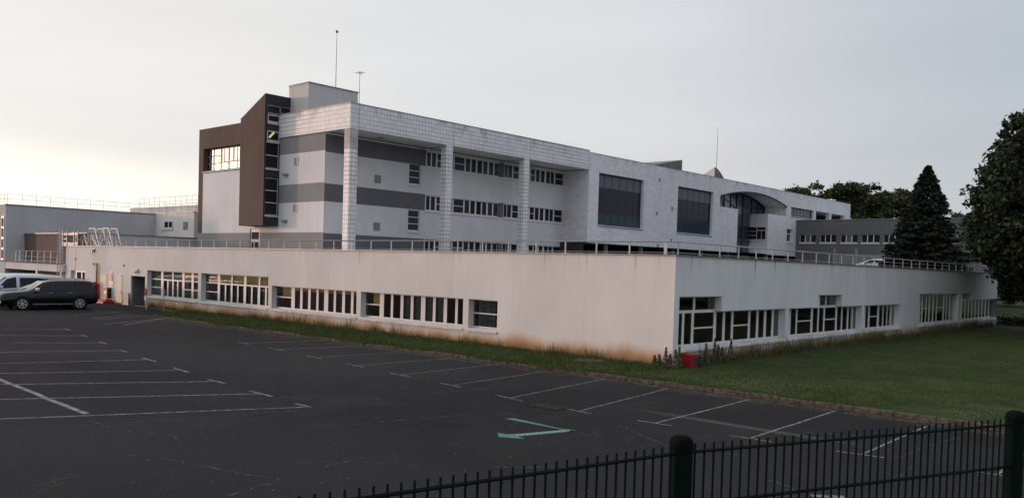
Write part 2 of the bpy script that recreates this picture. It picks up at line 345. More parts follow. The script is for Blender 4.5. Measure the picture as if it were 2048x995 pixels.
def grid_wall(mb, fr, us, zs, holes, w, depth, mi=0, mfun=None, border=False, rmi=None):
    us = sorted(set([round(u, 4) for u in us] + [round(h[k], 4) for h in holes for k in (0, 1)]))
    zs = sorted(set([round(z, 4) for z in zs] + [round(h[k], 4) for h in holes for k in (2, 3)]))
    us = [u for u in us]; nu, nz = len(us) - 1, len(zs) - 1
    def opn(i, j):
        if i < 0 or j < 0 or i >= nu or j >= nz: return border
        uc, zc = (us[i] + us[i + 1]) / 2, (zs[j] + zs[j + 1]) / 2
        return any(h[0] < uc < h[1] and h[2] < zc < h[3] for h in holes)
    rm = mi if rmi is None else rmi
    for i in range(nu):
        for j in range(nz):
            if opn(i, j): continue
            m = mfun((us[i] + us[i + 1]) / 2, (zs[j] + zs[j + 1]) / 2) if mfun else mi
            a, b, c, d = us[i], us[i + 1], zs[j], zs[j + 1]
            mb.face([fr.p(a, w, c), fr.p(b, w, c), fr.p(b, w, d), fr.p(a, w, d)], m)
            if opn(i - 1, j): mb.face([fr.p(a, w, c), fr.p(a, w, d), fr.p(a, w - depth, d), fr.p(a, w - depth, c)], m if rmi is None else rm)
            if opn(i + 1, j): mb.face([fr.p(b, w, c), fr.p(b, w, d), fr.p(b, w - depth, d), fr.p(b, w - depth, c)], m if rmi is None else rm)
            if opn(i, j - 1): mb.face([fr.p(a, w, c), fr.p(b, w, c), fr.p(b, w - depth, c), fr.p(a, w - depth, c)], m if rmi is None else rm)
            if opn(i, j + 1): mb.face([fr.p(a, w, d), fr.p(b, w, d), fr.p(b, w - depth, d), fr.p(a, w - depth, d)], m if rmi is None else rm)
def splitz(z0, z1, n, b=.065):
    h = (z1 - z0 - b * (n - 1)) / n; return [(z0 + k * (h + b), z0 + k * (h + b) + h) for k in range(n)]
def window(par, fr, rects, panes, rec, sill=True, fmat=None, glmat=None, th=.06, label=None, sillw=.06, curtains=(), smat=None):
    """rects: outline rectangles of the opening; panes: glass rectangles (u0,u1,z0,z1[,mat])"""
    fmat = fmat or MPVC; glmat = glmat or MGL
    mb = MB(); U = [r[k] for r in rects for k in (0, 1)]; Z = [r[k] for r in rects for k in (2, 3)]
    outside = []
    if len(rects) > 1:
        lo = min(r[2] for r in rects); ext = [r for r in rects if r[3] == max(Z)]; base = [r for r in rects if r not in ext][0]
        for a, b in ((min(U), ext[0][0]), (ext[0][1], max(U))):
            if b - a > .02: outside.append((a, b, base[3], max(Z)))
    e = .004
    grid_wall(mb, fr, [min(U) + e, max(U) - e], [min(Z) + e, max(Z) - e], [(p[0] - .01, p[1] + .01, p[2] - .005, p[3] + .005) for p in panes] + outside, -rec, th)
    o = mb.build('window', fmat, par)
    if label: o['label'] = label
    by = {}
    for p in panes: by.setdefault(p[4] if len(p) > 4 else glmat, []).append(p)
    for m, ps in by.items():
        g = MB()
        for p in ps: g.face([fr.p(p[0] - .01, -rec - .012, p[2] - .01), fr.p(p[1] + .01, -rec - .012, p[2] - .01), fr.p(p[1] + .01, -rec - .012, p[3] + .01), fr.p(p[0] - .01, -rec - .012, p[3] + .01)])
        g.build('pane', m, o)
    if sill:
        s = MB(); u0, u1, z = min(U), max(U), min(Z)
        P = [(u0 - .03, -rec + .002, z - .003), (u1 + .03, -rec + .002, z - .003), (u1 + .03, .07, z - .055), (u0 - .03, .07, z - .055)]
        s.hexa([fr.p(*q) for q in [(a, w, zz - .075) for a, w, zz in P]] + [fr.p(*q) for q in P]); s.build('sill', smat or MSILL, o)
    for (a, b, c, d, m, kind) in curtains:
        cu = MB(); n = max(3, int((b - a) / .05)); pts = []
        for k in range(n + 1):
            u = a + (b - a) * k / n; w = (-rec - .13 + .028 * math.sin(k * 1.9) + .02 * math.sin(k * .7 + a)) if kind else -rec - .05; pts.append((u, w))
        for k in range(n): cu.face([fr.p(*pts[k], c), fr.p(*pts[k + 1], c), fr.p(*pts[k + 1], d), fr.p(*pts[k], d)])
        cu.build('curtain' if kind else 'sunset_sheet', m, o)
    return o
# ================================================================== GROUND
def sheet(name, poly, z, m, kind='structure'):
    mb = MB(); mb.face([(x, y, z) for x, y in poly]); return tag(mb.build(name, m), kind=kind)
YK = 22.1; YA = 25.823; XB = -15.622; ZT = 3.99
sheet('ground', [(-1500, -1500), (1500, -1500), (1500, 2500), (-1500, 2500)], -.30, MLAWN)
sheet('car_park', [(-110, -14), (40, -14), (40, YK - .02), (-46.5, YK - .02), (-47.8, 23.4), (-50, 24.9), (-56, 25.9), (-110, 25.9)], 0.0, MASPH)
# lawn: gently uneven grid
def lawn():
    mb = MB(); 
    def hz(x, y):
        h = (.115) + .03 * math.sin(x * .35 + 1) * math.sin(y * .21) + .02 * math.sin(x * 1.1) * math.sin(y * .9)
        if x > -15: h += .0 + .012 * max(0, min(1, (y - 30) / 40)) 
        if y < 23: h = .118
        if y > 95: h += (y - 95) * .018
        return h
    def patch(xs, ys, cut=None):
        for i in range(len(xs) - 1):
            for j in range(len(ys) - 1):
                q = [(xs[i], ys[j]), (xs[i + 1], ys[j]), (xs[i + 1], ys[j + 1]), (xs[i], ys[j + 1])]
                mb.face([(x, y, hz(x, y)) for x, y in q])
    ys = [YK + .1, 22.6, 23.2, 24, 25, 25.95] 
    xs = [-46.5 + k * 1.0 for k in range(32)]
    patch(xs + [XB + .05], ys)
    xs = [XB - .08 + k * 1.3 for k in range(44)]; ys2 = [YK + .1] + [23 + k * 1.3 for k in range(140)]
    patch(xs, ys2)
    for q in ([(-46.5, YK + .1), (-46.5, 25.95), (-56, 25.95), (-50.1, 25.0), (-47.9, 23.5)],): mb.face([(x, y, .07) for x, y in q])
    mb.build('lawn', MLAWN, smooth=True)['kind'] = 'structure'
    return hz
hz = lawn()
def kerb():
    rng = random.Random(3); x = 18.0
    mb = MB()
    while x > -46.5:
        l = 1.0; a = rng.uniform(-.012, .012); b = rng.uniform(-.008, .012)
        mb.box(x - l + .012, x, YK - .02 + a, YK + .11 + a, -.05, .115 + b); x -= l
    pts = [(-46.5, YK), (-47.8, 23.4), (-50, 24.95), (-55.6, 25.8)]
    for p, q in zip(pts, pts[1:]): mb.bar((*p, .03), (*q, .03), .14, .12)
    tag(mb.build('kerb', MCONC, bevel=.018), kind='structure')
kerb()
# plateau behind the low building (upper courtyard level)
def plateau():
    mb = MB(); z = 3.75
    E_ = [(-16, 71.31), (-19.6, 82), (-24, 99), (-27.5, 113), (-47, 185), (-140, 185), (-140, 71.31)]
    mb.prism([(x, y, -.2) for x, y in E_], (0, 0, z + .2))
    mb.box(-70, -140, 39.0, 71.19, -.2, z - .02)
    tag(mb.build('terrain', MLAWN), kind='structure')
    c = MB(); c.face([(-22, 71.4, z + .01), (-27, 106, z + .01), (-46.9, 107, z + .01), (-46.9, 71.4, z + .01)]); tag(c.build('courtyard_road', MASPH), kind='structure')
plateau()
# pavement above the car park, on which the photographer stands
fdir = Vector((1.1, 1.863 , 0))
# ---------------------------------------------------------------- parking lines
def lines():
    mb = MB(); z = .005
    def ln(a, b, w=.055):
        a, b = Vector((*a, 0)), Vector((*b, 0)); d = (b - a).normalized(); s_ = Vector((-d.y, d.x, 0)) * w / 2
        n = max(1, int((b - a).length / .8)); prev = None; rng = random.Random(int(a.x * 100))
        for k in range(n + 1):
            p = a + (b - a) * k / n + s_ * rng.uniform(-.35, .35); cur = (p - s_, p + s_)
            if prev: mb.face([(prev[0].x, prev[0].y, z), (cur[0].x, cur[0].y, z), (cur[1].x, cur[1].y, z), (prev[1].x, prev[1].y, z)])
            prev = cur
    RB = [((-26.07, 17.89), (-24.92, 17.8), (-25.45, 17.86), (-25.05, 22.0)), ((-23.29, 17.61), (-22.16, 17.48), (-22.69, 17.54), (-22.5, 21.96)),
          ((-20.59, 17.27), (-19.48, 17.16), (-20.04, 17.22), (-20.3, 22.0)), ((-18.02, 17.01), (-17.01, 16.88), (-17.47, 16.95), (-17.98, 22.0)),
          ((-15.39, 16.63), (-14.31, 16.45), (-14.86, 16.55), (-15.67, 22.0)), ((-12.95, 16.42), (-12.05, 16.33), (-12.45, 16.38), (-13.23, 21.7)),
          ((-10.82, 16.46), (-9.92, 16.53), (-10.36, 16.49), (-10.66, 21.7)), ((-8.57, 16.54), (-7.63, 16.61), (-8.1, 16.58), (-8.3, 21.7)),
          ((-6.35, 16.76), (-5.46, 16.91), (-5.9, 16.84), (-5.99, 21.3)), ((-29.1, 18.3), (-27.84, 18.17), (-28.46, 18.24), (-27.83, 21.9)),
          ((-4.0, 17.0), (-3.2, 17.1), (-3.6, 17.05), (-3.7, 21.4)), ((-31.8, 18.5), (-30.7, 18.4), (-31.2, 18.45), (-30.6, 21.9))]
    for k, (a, b, c, d) in enumerate(RB): ln(a, b, .055); ln(c, d, .045 if k < 6 else .06)
    LB = [((-17.45, 11.70), (-16.79, 11.72), (-16.82, 11.75), (-19.43, 5.96)), ((-19.82, 11.93), (-18.7, 11.87), (-19.25, 11.88), (-22.02, 6.75)),
          ((-22.4, 12.14), (-21.37, 12.1), (-21.88, 12.12), (-24.49, 7.5)), ((-25.34, 12.57), (-24.12, 12.44), (-24.67, 12.46), (-26.71, 8.17)),
          ((-28.37, 12.99), (-27.1, 12.84), (-27.78, 12.93), (-29.1, 8.9)), ((-31.03, 13.36), (-30.31, 13.35), (-30.9, 13.36), (-32.3, 9.88)),
          ((-34.3, 14.0), (-33.4, 13.9), (-33.9, 13.95), (-35.5, 11.3)), ((-37.6, 14.6), (-36.8, 14.5), (-37.2, 14.5), (-38.9, 11.9)), ((-41.2, 15.2), (-40.2, 15.1), (-40.8, 15.1), (-42.0, 13.0))]
    for k, (a, b, c, d) in enumerate(LB):
        if k: ln(a, b, .08)
        else: ln(a, b, .09)
        c_, d_ = Vector(c), Vector(d); e = d_ + (d_ - c_) * (.5 if k < 6 else 0); ln(c, (e.x, e.y), .075)
    ln((-26.6, 7.85), (-18.98, 7.47), .14)
    for a, b in (((-46.94, 18.71), (-49.19, 21.72)), ((-46.06, 18.57), (-48.49, 22.51)), ((-42.94, 17.72), (-45.81, 22.1)), ((-42.07, 18.31), (-45.76, 22.23)), ((-50, 19), (-52.2, 22.8))): ln(a, b, .08)
    b0 = on(2, 0, 1625, 992); b1 = on(2, 0, 1690, 994); ln((b0.x, b0.y), (b1.x, b1.y), .16)
    tag(mb.build('road_markings', MPAINT), kind='structure')
lines()
def cracks():
    mb = MB(); rng = random.Random(11)
    def g4(x, y): return (600 + x / 3.16, 680 + y / 3.16)
    def g3(x, y): return (x / 2.803, 640 + y / 2.803)
    def g6(x, y): return (1600 + x / 3.902, 740 + y / 3.902)
    P = [[g3(500, 560), g3(620, 600), g3(780, 632), g3(960, 640), g3(1030, 690)], [g3(1250, 990), g3(1420, 940), g3(1560, 900), g3(1640, 880)],
         [g3(900, 770), g3(1180, 825), g3(1400, 868), g3(1560, 890)], [g3(0, 628), g3(150, 610), g3(430, 590)], [g3(700, 575), g3(900, 562), g3(1240, 538), g3(1700, 500)],
         [g4(0, 400), g4(400, 378), g4(760, 340), g4(1240, 300)], [g4(100, 545), g4(420, 522), g4(820, 490), g4(1240, 450)], [g4(150, 800), g4(250, 775), g4(420, 735)], [g4(1180, 800), g4(1400, 805), g4(1640, 800), g4(1900, 820)],
         [g6(180, 545), g6(340, 520), g6(440, 575), g6(340, 600)], [g6(0, 480), g6(200, 492), g6(620, 528), g6(1000, 560)], [g6(600, 790), g6(760, 830), g6(900, 740)], [g6(700, 690), g6(1100, 560), g6(1260, 520)], [(1500, 948), (1560, 965), (1610, 990)], [(1240, 850), (1330, 890), (1440, 905), (1560, 915)]]
    for ps in P:
        w3 = [on(2, 0, *p) for p in ps]; pts = []
        for a, b in zip(w3, w3[1:]):
            n = max(2, int((b - a).length / .10))
            for k in range(n): pts.append(a + (b - a) * k / n + Vector((rng.uniform(-.035, .035), rng.uniform(-.035, .035), 0)))
        for a, b in zip(pts, pts[1:]):
            if rng.random() < .22: continue
            w = rng.choice((.006, .01, .014, .024)); d = (b - a).normalized(); s_ = Vector((-d.y, d.x, 0)) * w
            mb.face([(a - s_)[:2] + (.004,) if 0 else (a.x - s_.x, a.y - s_.y, .004), (b.x - s_.x, b.y - s_.y, .004), (b.x + s_.x, b.y + s_.y, .004), (a.x + s_.x, a.y + s_.y, .004)])
    # gravel crumbs and leaf litter, thicker by the kerb
    for k in range(2600):
        if rng.random() < .55: x = rng.uniform(-30, -2); y = 22.0 - abs(rng.gauss(0, .32))
        else: x = rng.uniform(-32, 3); y = rng.uniform(5, 21.8)
        r = rng.uniform(.008, .022) * (1.4 if y > 21 else 1); a = rng.uniform(0, 3)
        mb.face([(x + r * math.cos(a + t), y + r * math.sin(a + t), .006) for t in (0, 1.7, 3.1, 4.6)], 1 if rng.random() < .5 else 0)
    tag(mb.build('cracks_and_litter', [mat('moss', (.040, .040, .024), .95, .4, 8), mat('litter', (.15, .14, .12), .95, .3, 8)]), kind='stuff')
cracks()
# ================================================================== LOW BUILDING
FA = Fr('y', YA); FB = Fr('x', XB)
z7 = lambda x, y=500: 280 + x / 4.523
z8b = lambda x, y=500: 680 + x / 4.876
zb = lambda x: 1300 + x / 4.522
zc = lambda x: 1540 + x / 4.031
low = empty('low_building', (XB, YA, 0), 'long single storey cream rendered building with a railed flat roof along the car park', 'building')
rA, rB = .24, .28
SA = .77
def uA(px): return FA.u(px, 600, -rA)
def uB(px): return FB.u(px, 640, -rB)
holesA, holesB = [], []
def winA(l, r, head, spec, cur=(), label=None):
    u0, u1 = FA.u(l, 600), FA.u(r, 600); holesA.append((u0, u1, SA, head)); R_ = u1 - .07
    panes = []; lo, hi = SA + .10, head - .05
    for (f, a, b, kind) in spec:
        a_ = uA(f(a)); b_ = R_ if b is None else uA(f(b))
        if b_ - a_ < .02: continue
        if isinstance(kind, int): panes += [(a_, b_, c, d) for c, d in splitz(lo, hi, kind)]
        elif kind == 'T': panes.append((a_, b_, *splitz(lo, hi, 3)[2]))
        elif kind == 'L': panes.append((a_, b_, lo, splitz(lo, hi, 3)[1][1] - .03))
    cs = []
    for (f, a, b, c, d, m, k) in cur: cs.append((uA(f(a)), R_ if b is None else uA(f(b)), lo + (hi - lo) * c, lo + (hi - lo) * d, m, k))
    window(low, FA, [(u0, u1, SA, head)], panes, rA, curtains=cs, label=label, fmat=MPVA, smat=MSILA)
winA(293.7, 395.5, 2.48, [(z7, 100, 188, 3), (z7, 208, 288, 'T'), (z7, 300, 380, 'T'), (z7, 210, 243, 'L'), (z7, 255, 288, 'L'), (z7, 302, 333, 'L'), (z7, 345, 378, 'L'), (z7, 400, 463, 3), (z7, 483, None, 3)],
     [(z7, 385, None, .60, 1, MSUNREFL, 0), (z7, 385, None, 0, .6, MCUR, 1)], 'window nearest the doorway, tall, with a top row of lights')
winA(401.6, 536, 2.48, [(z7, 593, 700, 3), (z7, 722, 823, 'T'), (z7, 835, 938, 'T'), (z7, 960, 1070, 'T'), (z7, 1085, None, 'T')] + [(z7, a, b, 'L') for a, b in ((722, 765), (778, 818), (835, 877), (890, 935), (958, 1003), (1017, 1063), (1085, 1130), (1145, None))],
     [(z7, 620, None, .66, 1, MSUNREFL, 0), (z7, 590, None, 0, .66, MCUR, 1)], 'tall window with curtains and ochre sheets as reflected sunset behind the top lights')
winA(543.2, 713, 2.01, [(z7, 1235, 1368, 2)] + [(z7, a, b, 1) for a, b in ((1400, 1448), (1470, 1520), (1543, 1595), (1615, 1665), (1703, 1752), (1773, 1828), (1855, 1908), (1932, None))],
     [(z7, 1285, 1375, .5, 1, MSUNREFL, 0), (z7, 1390, None, .86, 1, MSUNREFL, 0), (z7, 1390, None, 0, .86, mat('brown_curtain', (.055, .04, .038), .9, .3, 5), 1)], 'low ribbon window with dark brown curtains')
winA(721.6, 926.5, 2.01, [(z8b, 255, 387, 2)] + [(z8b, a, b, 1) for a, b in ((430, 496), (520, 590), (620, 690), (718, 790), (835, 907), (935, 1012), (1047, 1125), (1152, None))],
     [(z8b, 320, 392, .5, 1, MSUNREFL, 0), (z8b, 620, 1010, 0, 1, MCUR, 1)], 'long ribbon window with grey curtains in its middle')
winA(937.5, 995.4, 2.01, [(z8b, 1308, None, 2)], [(z8b, 1335, 1505, 0, .98, MCUR, 1)], 'small two-light window alone at the right of the ribbon')
# small window and doorway
su0, su1 = -68.75, -66.1
holesA.append((su0, su1, .9, 2.15)); window(low, FA, [(su0, su1, .9, 2.15)], [(su0 + .6, su0 + 1.5, 1.05, 2.05), (su0 + 1.65, su1 - .08, 1.05, 2.05)], .2, label='small window behind the parked vehicles')
DU0, DU1 = -58.35, -56.22
holesA.append((DU0, DU1, -.1, 2.04))
def winB(rects, spec, top=()):
    lo = rects[0][2] + .10
    for r in rects: holesB.append(r)
    hi = min(r[3] for r in rects) - .06; ps = []
    for a, b, k in spec:
        a_ = rects[0][0] + .06 if a is None else uB(a); b_ = uB(b)
        if b_ - a_ < .02: continue
        ps += [(a_, b_, c, d) for c, d in splitz(lo, hi, k)]
    for a, b in top:
        a_ = rects[0][0] + .06 if a is None else uB(a); ps.append((a_, uB(b), hi + .12, max(r[3] for r in rects) - .05))
    return window(low, FB, rects, ps, rB)
SB, HB, HX = .72, 2.0, 2.56
r1, r1b = FB.u(1357.5, 640), FB.u(1443.7, 600)
winB([(r1, FB.u(1571.2, 640), SB, HB), (r1, r1b, SB, HX)], [(None, zb(290), 1), (zb(312), zb(375), 1), (zb(398), zb(575), 2), (zb(600), zb(658), 1), (zb(680), zb(735), 1), (zb(755), zb(888), 2), (zb(908), zb(962), 1), (zb(982), zb(1030), 1), (zb(1052), zb(1100), 1), (zb(1120), zb(1163), 1)], [(None, zb(385)), (zb(405), zb(582))])['label'] = 'window beside the building corner, stepped up at its left'
winB([(FB.u(1576.5, 640), FB.u(1723.6, 640), SB, HB), (FB.u(zc(393), 600), FB.u(zc(580), 600), SB, HX)], [(zc(168), zc(208), 1), (zc(220), zc(328), 2), (zc(345), zc(383), 1), (zc(394), zc(430), 1), (zc(442), zc(526), 2), (zc(540), zc(573), 1), (zc(584), zc(620), 1), (zc(632), zc(658), 1), (zc(666), zc(692), 1)], [(zc(398), zc(440)), (zc(450), zc(533))])['label'] = 'window stepped up in its middle'
winB([(FB.u(zc(757), 640), FB.u(zc(1046), 640), SB, HB)], [(zc(768), zc(790), 1), (zc(803), zc(863), 2), (zc(878), zc(905), 1), (zc(913), zc(938), 1), (zc(945), zc(968), 1), (zc(978), zc(1000), 1)])
winB([(FB.u(zc(1197), 640), FB.u(zc(1515), 640), SB, HX)], [(zc(1206), zc(1217), 3), (zc(1227), zc(1250), 2), (zc(1257), zc(1275), 2), (zc(1285), zc(1305), 1), (zc(1315), zc(1335), 1), (zc(1343), zc(1390), 2), (zc(1400), zc(1415), 1), (zc(1422), zc(1438), 1), (zc(1447), zc(1465), 1), (zc(1475), zc(1490), 1)])['label'] = 'tall window in the dark end of the side wall'
winB([(FB.u(zc(1533), 640), FB.u(zc(1822), 640), SB, HB + .12), (FB.u(zc(1536), 600), FB.u(zc(1625), 600), SB, HX)], [(zc(a), zc(a + 20), 1) for a in range(1545, 1790, 27)], [(zc(1542), zc(1575)), (zc(1585), zc(1612))])
YE = 71.3; XL = -69.75
w = MB()
grid_wall(w, FA, [XL, XB], [-.3, ZT], holesA, 0, .42)
w.face([(XL, YA, -.3), (XL, YA, ZT), (XL, 35.3, ZT), (XL, 35.3, -.3)])
w.build('front_wall', MA, low)
w = MB(); grid_wall(w, FB, [YA, YE], [-.3, ZT], holesB, 0, .42)
w.face([(XB, YE, -.3), (XB, YE, ZT), (-47, YE, ZT), (-47, YE, -.3)])
w.build('side_wall', MB_, low)
w = MB(); w.box(XL + .02, XB - .02, YA + .02, YE - .02, ZT - .35, ZT - .06); w.build('roof', MROOF, low)
w = MB(); w.box(XL + .05, XB - .3, YA + 5, YA + 5.1, -.2, 3.6); w.box(XB - 5.1, XB - 5.0, YA + 5.2, YE - .1, -.2, 3.6); w.box(XL + .05, XB - .5, YA + .5, YA + 4.95, -.25, .02); w.box(XB - 4.95, XB - .5, YA + 5.2, YE - .3, -.25, .02)
for x in (-55.6, -49, -42, -34.3, -26.0, -22): w.box(x - .05, x + .05, YA + .45, YA + 5, .03, 3.6)
w.build('inner_wall', MINT, low)
c = MB(); c.box(XL - .04, XB + .05, YA - .05, YA + .28, ZT, ZT + .045); c.box(XB - .28, XB + .05, YA + .281, YE, ZT, ZT + .045); c.build('coping', MCO, low)
# roof railing, posts as sub-parts
rl = MB(); zr = 4.485
rl.tube([(-68.2, YA + .12, zr), (XB - .12, YA + .12, zr)], .026, 8); rl.tube([(XB - .12, YA + .12, zr), (XB - .12, YE - .3, zr)], .026, 8)
rl.tube([(-63.5, YA + .12, 4.10), (XB - .12, YA + .12, 4.10)], .012, 6); rl.tube([(XB - .12, YA + .12, 4.10), (XB - .12, YE - .3, 4.10)], .012, 6)
rl.tube([(XB - .12, 47, 4.28), (XB - .12, YE - .3, 4.28)], .012, 6)
rail = rl.build('railing', MRAIL, low, smooth=True)
pa = MB(); pa.box(-.012, .012, -.03, .03, 0, .46); pa.box(-.05, .05, -.05, .05, 0, .012)
pm = None
def rpost(x, y, rz):
    global pm
    if pm is None: o = pa.build('post', MRAIL, None); pm = o.data
    else: o = bpy.data.objects.new('post', pm); COL.objects.link(o)
    o.parent = rail; og = origin(rail); o.location = (x - og.x, y - og.y, 4.035 - og.z); o.rotation_euler = (0, 0, rz)
k = 0
while -20.63 + 1.492 * k < XB - .5: k += 1
x = -20.63 + 1.492 * (k - 1); xs_ = []
while x > -67.8: xs_.append(x); x -= 1.492
for x in xs_ + [XB - .12 - .35]: rpost(x, YA + .12, R(90))
y = 26.15
while y < YE - .5: rpost(XB - .12, y, 0); y += 1.505
# doorway parts
d = MB(); d.box(DU0 + .03, DU1 - .03, YA + .95, YA + 1.0, 0, 2.04); d.build('shutter_door', MGATE, low)
d = MB(); d.box(DU0, DU0 + .02, YA + .1, YA + 1.0, -.0, 2.04); d.box(DU1 - .02, DU1, YA + .1, YA + 1, 0, 2.04); d.box(DU0 + .021, DU1 - .021, YA + .1, YA + .94, -.08, .012); d.build('door_reveal', MGATE, low)
for nm, a, b in (('service_door', -63.3, -62.2), ('service_door', -60.65, -59.7)):
    d = MB(); d.box(a, b, YA - .025, YA + .02, .12, 1.97); o = d.build(nm, MPLATE, low); e = MB(); e.box(a - .05, b + .05, YA - .05, YA + .01, 1.985, 2.02); e.build('lintel_trim', MCO, o); h = MB(); h.box(b - .10, b - .05, YA - .055, YA - .026, .72, .95); h.build('handle', MGREY, o)
w = MB(); w.box(-67.85, -67.82, YA - .015, YA + .01, 0, ZT - .01); w.build('expansion_joint', MGREY, low)
# wall-mounted fixtures are things of their own
g = MB(); fx = empty('wall_lamp', (-57.31, YA, 2.38), 'round white bulkhead lamp on the wall above the recessed doorway', 'lamp')
def sphere(mb, c, r, n=10, sx=1, sy=1, sz=1):
    c = Vector(c); rings = []
    for i in range(n + 1):
        th = math.pi * i / n; rings.append([(c.x + sx * r * math.sin(th) * math.cos(2 * math.pi * j / n), c.y + sy * r * math.sin(th) * math.sin(2 * math.pi * j / n), c.z + sz * r * math.cos(th)) for j in range(n)])
    for i in range(n):
        for j in range(n): mb.face([rings[i][j], rings[i + 1][j], rings[i + 1][(j + 1) % n], rings[i][(j + 1) % n]])
sphere(g, (-57.31, YA - .13, 2.36), .14); g.build('globe', MSIGNW, fx, smooth=True)
g = MB(); g.box(-57.4, -57.22, YA - .05, YA, 2.36, 2.54); g.build('bracket', MGREY, fx)
def disc(mb, c, r, n=24, th=.015, fr='y', mi=0):
    pts = [(c[0] + r * math.cos(2 * math.pi * k / n), c[1], c[2] + r * math.sin(2 * math.pi * k / n)) for k in range(n)]; mb.prism(pts, (0, th, 0), mi)
def letters(txt, size, parent, m, loc, rot, name='lettering', ext=.002, align='CENTER'):
    cu = bpy.data.curves.new(name, 'FONT'); cu.body = txt; cu.size = size; cu.align_x = align; cu.align_y = 'CENTER'; cu.extrude = ext
    t = bpy.data.objects.new(name, cu); COL.objects.link(t); dg = bpy.context.evaluated_depsgraph_get(); dg.update()
    me = bpy.data.meshes.new_from_object(t.evaluated_get(dg)); bpy.data.objects.remove(t); me.materials.clear(); me.materials.append(m)
    o = bpy.data.objects.new(name, me); COL.objects.link(o); o.location = loc; o.rotation_euler = rot; o.parent = parent; return o
sg = empty('no_parking_sign', (-61.5, YA, 1.9), 'round dark red sign with text lines below it on the cream wall', 'sign')
g = MB(); disc(g, (-61.5, YA - .045, 1.92), .325, th=.02); g.build('sign_face', MSIGNR, sg)
g = MB(); disc(g, (-61.5, YA - .024, 1.92), .355, th=.02); g.build('sign_rim', MSIGNW, sg)
g = MB(); disc(g, (-61.5, YA - .052, 1.92), .22, th=.006); g.build('sign_disc', mat('sign_blue', (.13, .03, .06), .5), sg)
g = MB(); g.box(-61.8, -61.15, YA - .03, YA - .004, 1.16, 1.56); g.build('text_plate', MSIGNW, sg)
letters('ACCES', .17, sg, MGREY, (.02, -.034, -.44), (R(90), 0, 0)); letters('POMPIERS', .15, sg, MGREY, (.02, -.034, -.62), (R(90), 0, 0))
fe = empty('hose_cabinet', (-61.8, YA, .4), 'red and black fire hose cabinet on the wall under the round sign', 'cabinet')
g = MB(); g.box(-62.2, -61.5, YA - .28, YA - .002, .38, 1.08); g.build('body', MRED, fe, bevel=.03)
g = MB(); g.box(-61.495, -61.44, YA - .27, YA - .002, .36, 1.09); g.build('side_panel', MBLACK, fe)
g = MB(); g.box(-61.95, -61.62, YA - .29, YA - .281, .66, .86); g.build('notice', MSIGNW, fe)
pl_ = MB(); pl_.box(-63.3, -61.0, YA - .75, YA - .02, -.1, .16); pl_.box(-63.1, -61.2, YA - .5, YA - .02, .161, .24); tag(pl_.build('red_step', MRED, None, bevel=.02), 'low dark red concrete step on the ground at the foot of the cream wall', 'step')
pi = MB(); pi.tube([(-64.25, YA - .12, 2.72), (-63.85, YA - .12, 2.74), (-63.72, YA - .12, 2.62), (-63.70, YA - .12, 2.3), (-63.66, YA - .12, 0)], .075, 8); tag(pi.build('gas_pipe', MORANGE, None, smooth=True), 'orange brown pipe bent at the top running down the cream wall', 'pipe')
rt = MB(); rt.hexa([(-64.3, YA - .42, .0), (-63.4, YA - .42, .0), (-63.4, YA - .14, .0), (-64.3, YA - .14, .0), (-64.2, YA - .42, 1.3), (-63.4, YA - .42, 1.45), (-63.4, YA - .14, 1.45), (-64.2, YA - .14, 1.3)]); tag(rt.build('red_cabinet', MRED, None, bevel=.03), 'tall red cabinet by the orange pipe, half behind the black car', 'cabinet')
fl = empty('security_light', (-64.6, YA, 3.7), 'small twin floodlight high on the cream wall above the pipe', 'light')
g = MB(); g.box(-64.9, -64.3, YA - .06, YA, 3.76, 3.82); g.build('bracket', MGREY, fl)
for xx in (-64.78, -64.46): g = MB(); g.box(xx - .09, xx + .09, YA - .2, YA - .04, 3.6, 3.75); g.build('lamp_head', MGREY, fl)
for i, (xx, zz) in enumerate(((-67.8, 3.05), (-59.45, 2.72))):
    v = MB(); sphere(v, (xx, YA - .03, zz), .08, 8, sy=.6); tag(v.build('wall_sensor', MCO, None, smooth=True), ('small dark round fitting beside the vertical wall joint', 'small dark round fitting on the blank cream wall between sign and doorway')[i], 'fitting', 'small round wall fittings')
gt = empty('mesh_gate', (-59.28, YA - .3, 0), 'low grey panel gate standing open beside the recessed doorway', 'gate')
g = MB(); g.bar((-59.28, YA - .12, .0), (-59.28, YA - .12, .86), .05); g.bar((-58.42, YA - .12, 0), (-58.42, YA - .12, .86), .05); g.bar((-59.25, YA - .12, .84), (-58.45, YA - .12, .84), .04); g.bar((-59.25, YA - .12, .05), (-58.45, YA - .12, .05), .04); g.build('gate_frame', MGREY, gt)
g = MB(); g.box(-59.25, -58.45, YA - .125, YA - .115, .07, .82); g.build('gate_panel', mat('gate_sheet', (.28, .28, .28), .6, .1, 4), gt)
s2 = empty('post_sign', (-55.3, 24.9, 0), 'small round dark red sign on a short post at the grass end', 'sign'); q = on(1, 24.9, 293, 583); q0 = on(1, 24.9, 296, 612)
g = MB(); g.tube([(q.x, 24.9, 0), (q.x, 24.9, q.z + .1)], .03, 8); g.build('post', MGREY, s2, smooth=True)
g = MB(); disc(g, (q.x, 24.83, q.z), .225, th=.02); g.build('sign_face', MSIGNR, s2)
g = MB(); g.box(q.x - .2, q.x + .1, 24.84, 24.86, q.z - .55, q.z - .29); g.build('text_plate', MSIGNW, s2)
q = on(1, 24.7, 328, 585); g = MB(); g.tube([(q.x, 24.7, 0), (q.x, 24.7, q.z)], .025, 8); g.box(q.x - .07, q.x + .07, 24.68, 24.72, q.z - .1, q.z + .15); tag(g.build('marker_post', MGREY, None), 'thin grey marker post in the grass below the window nearest the doorway', 'post')
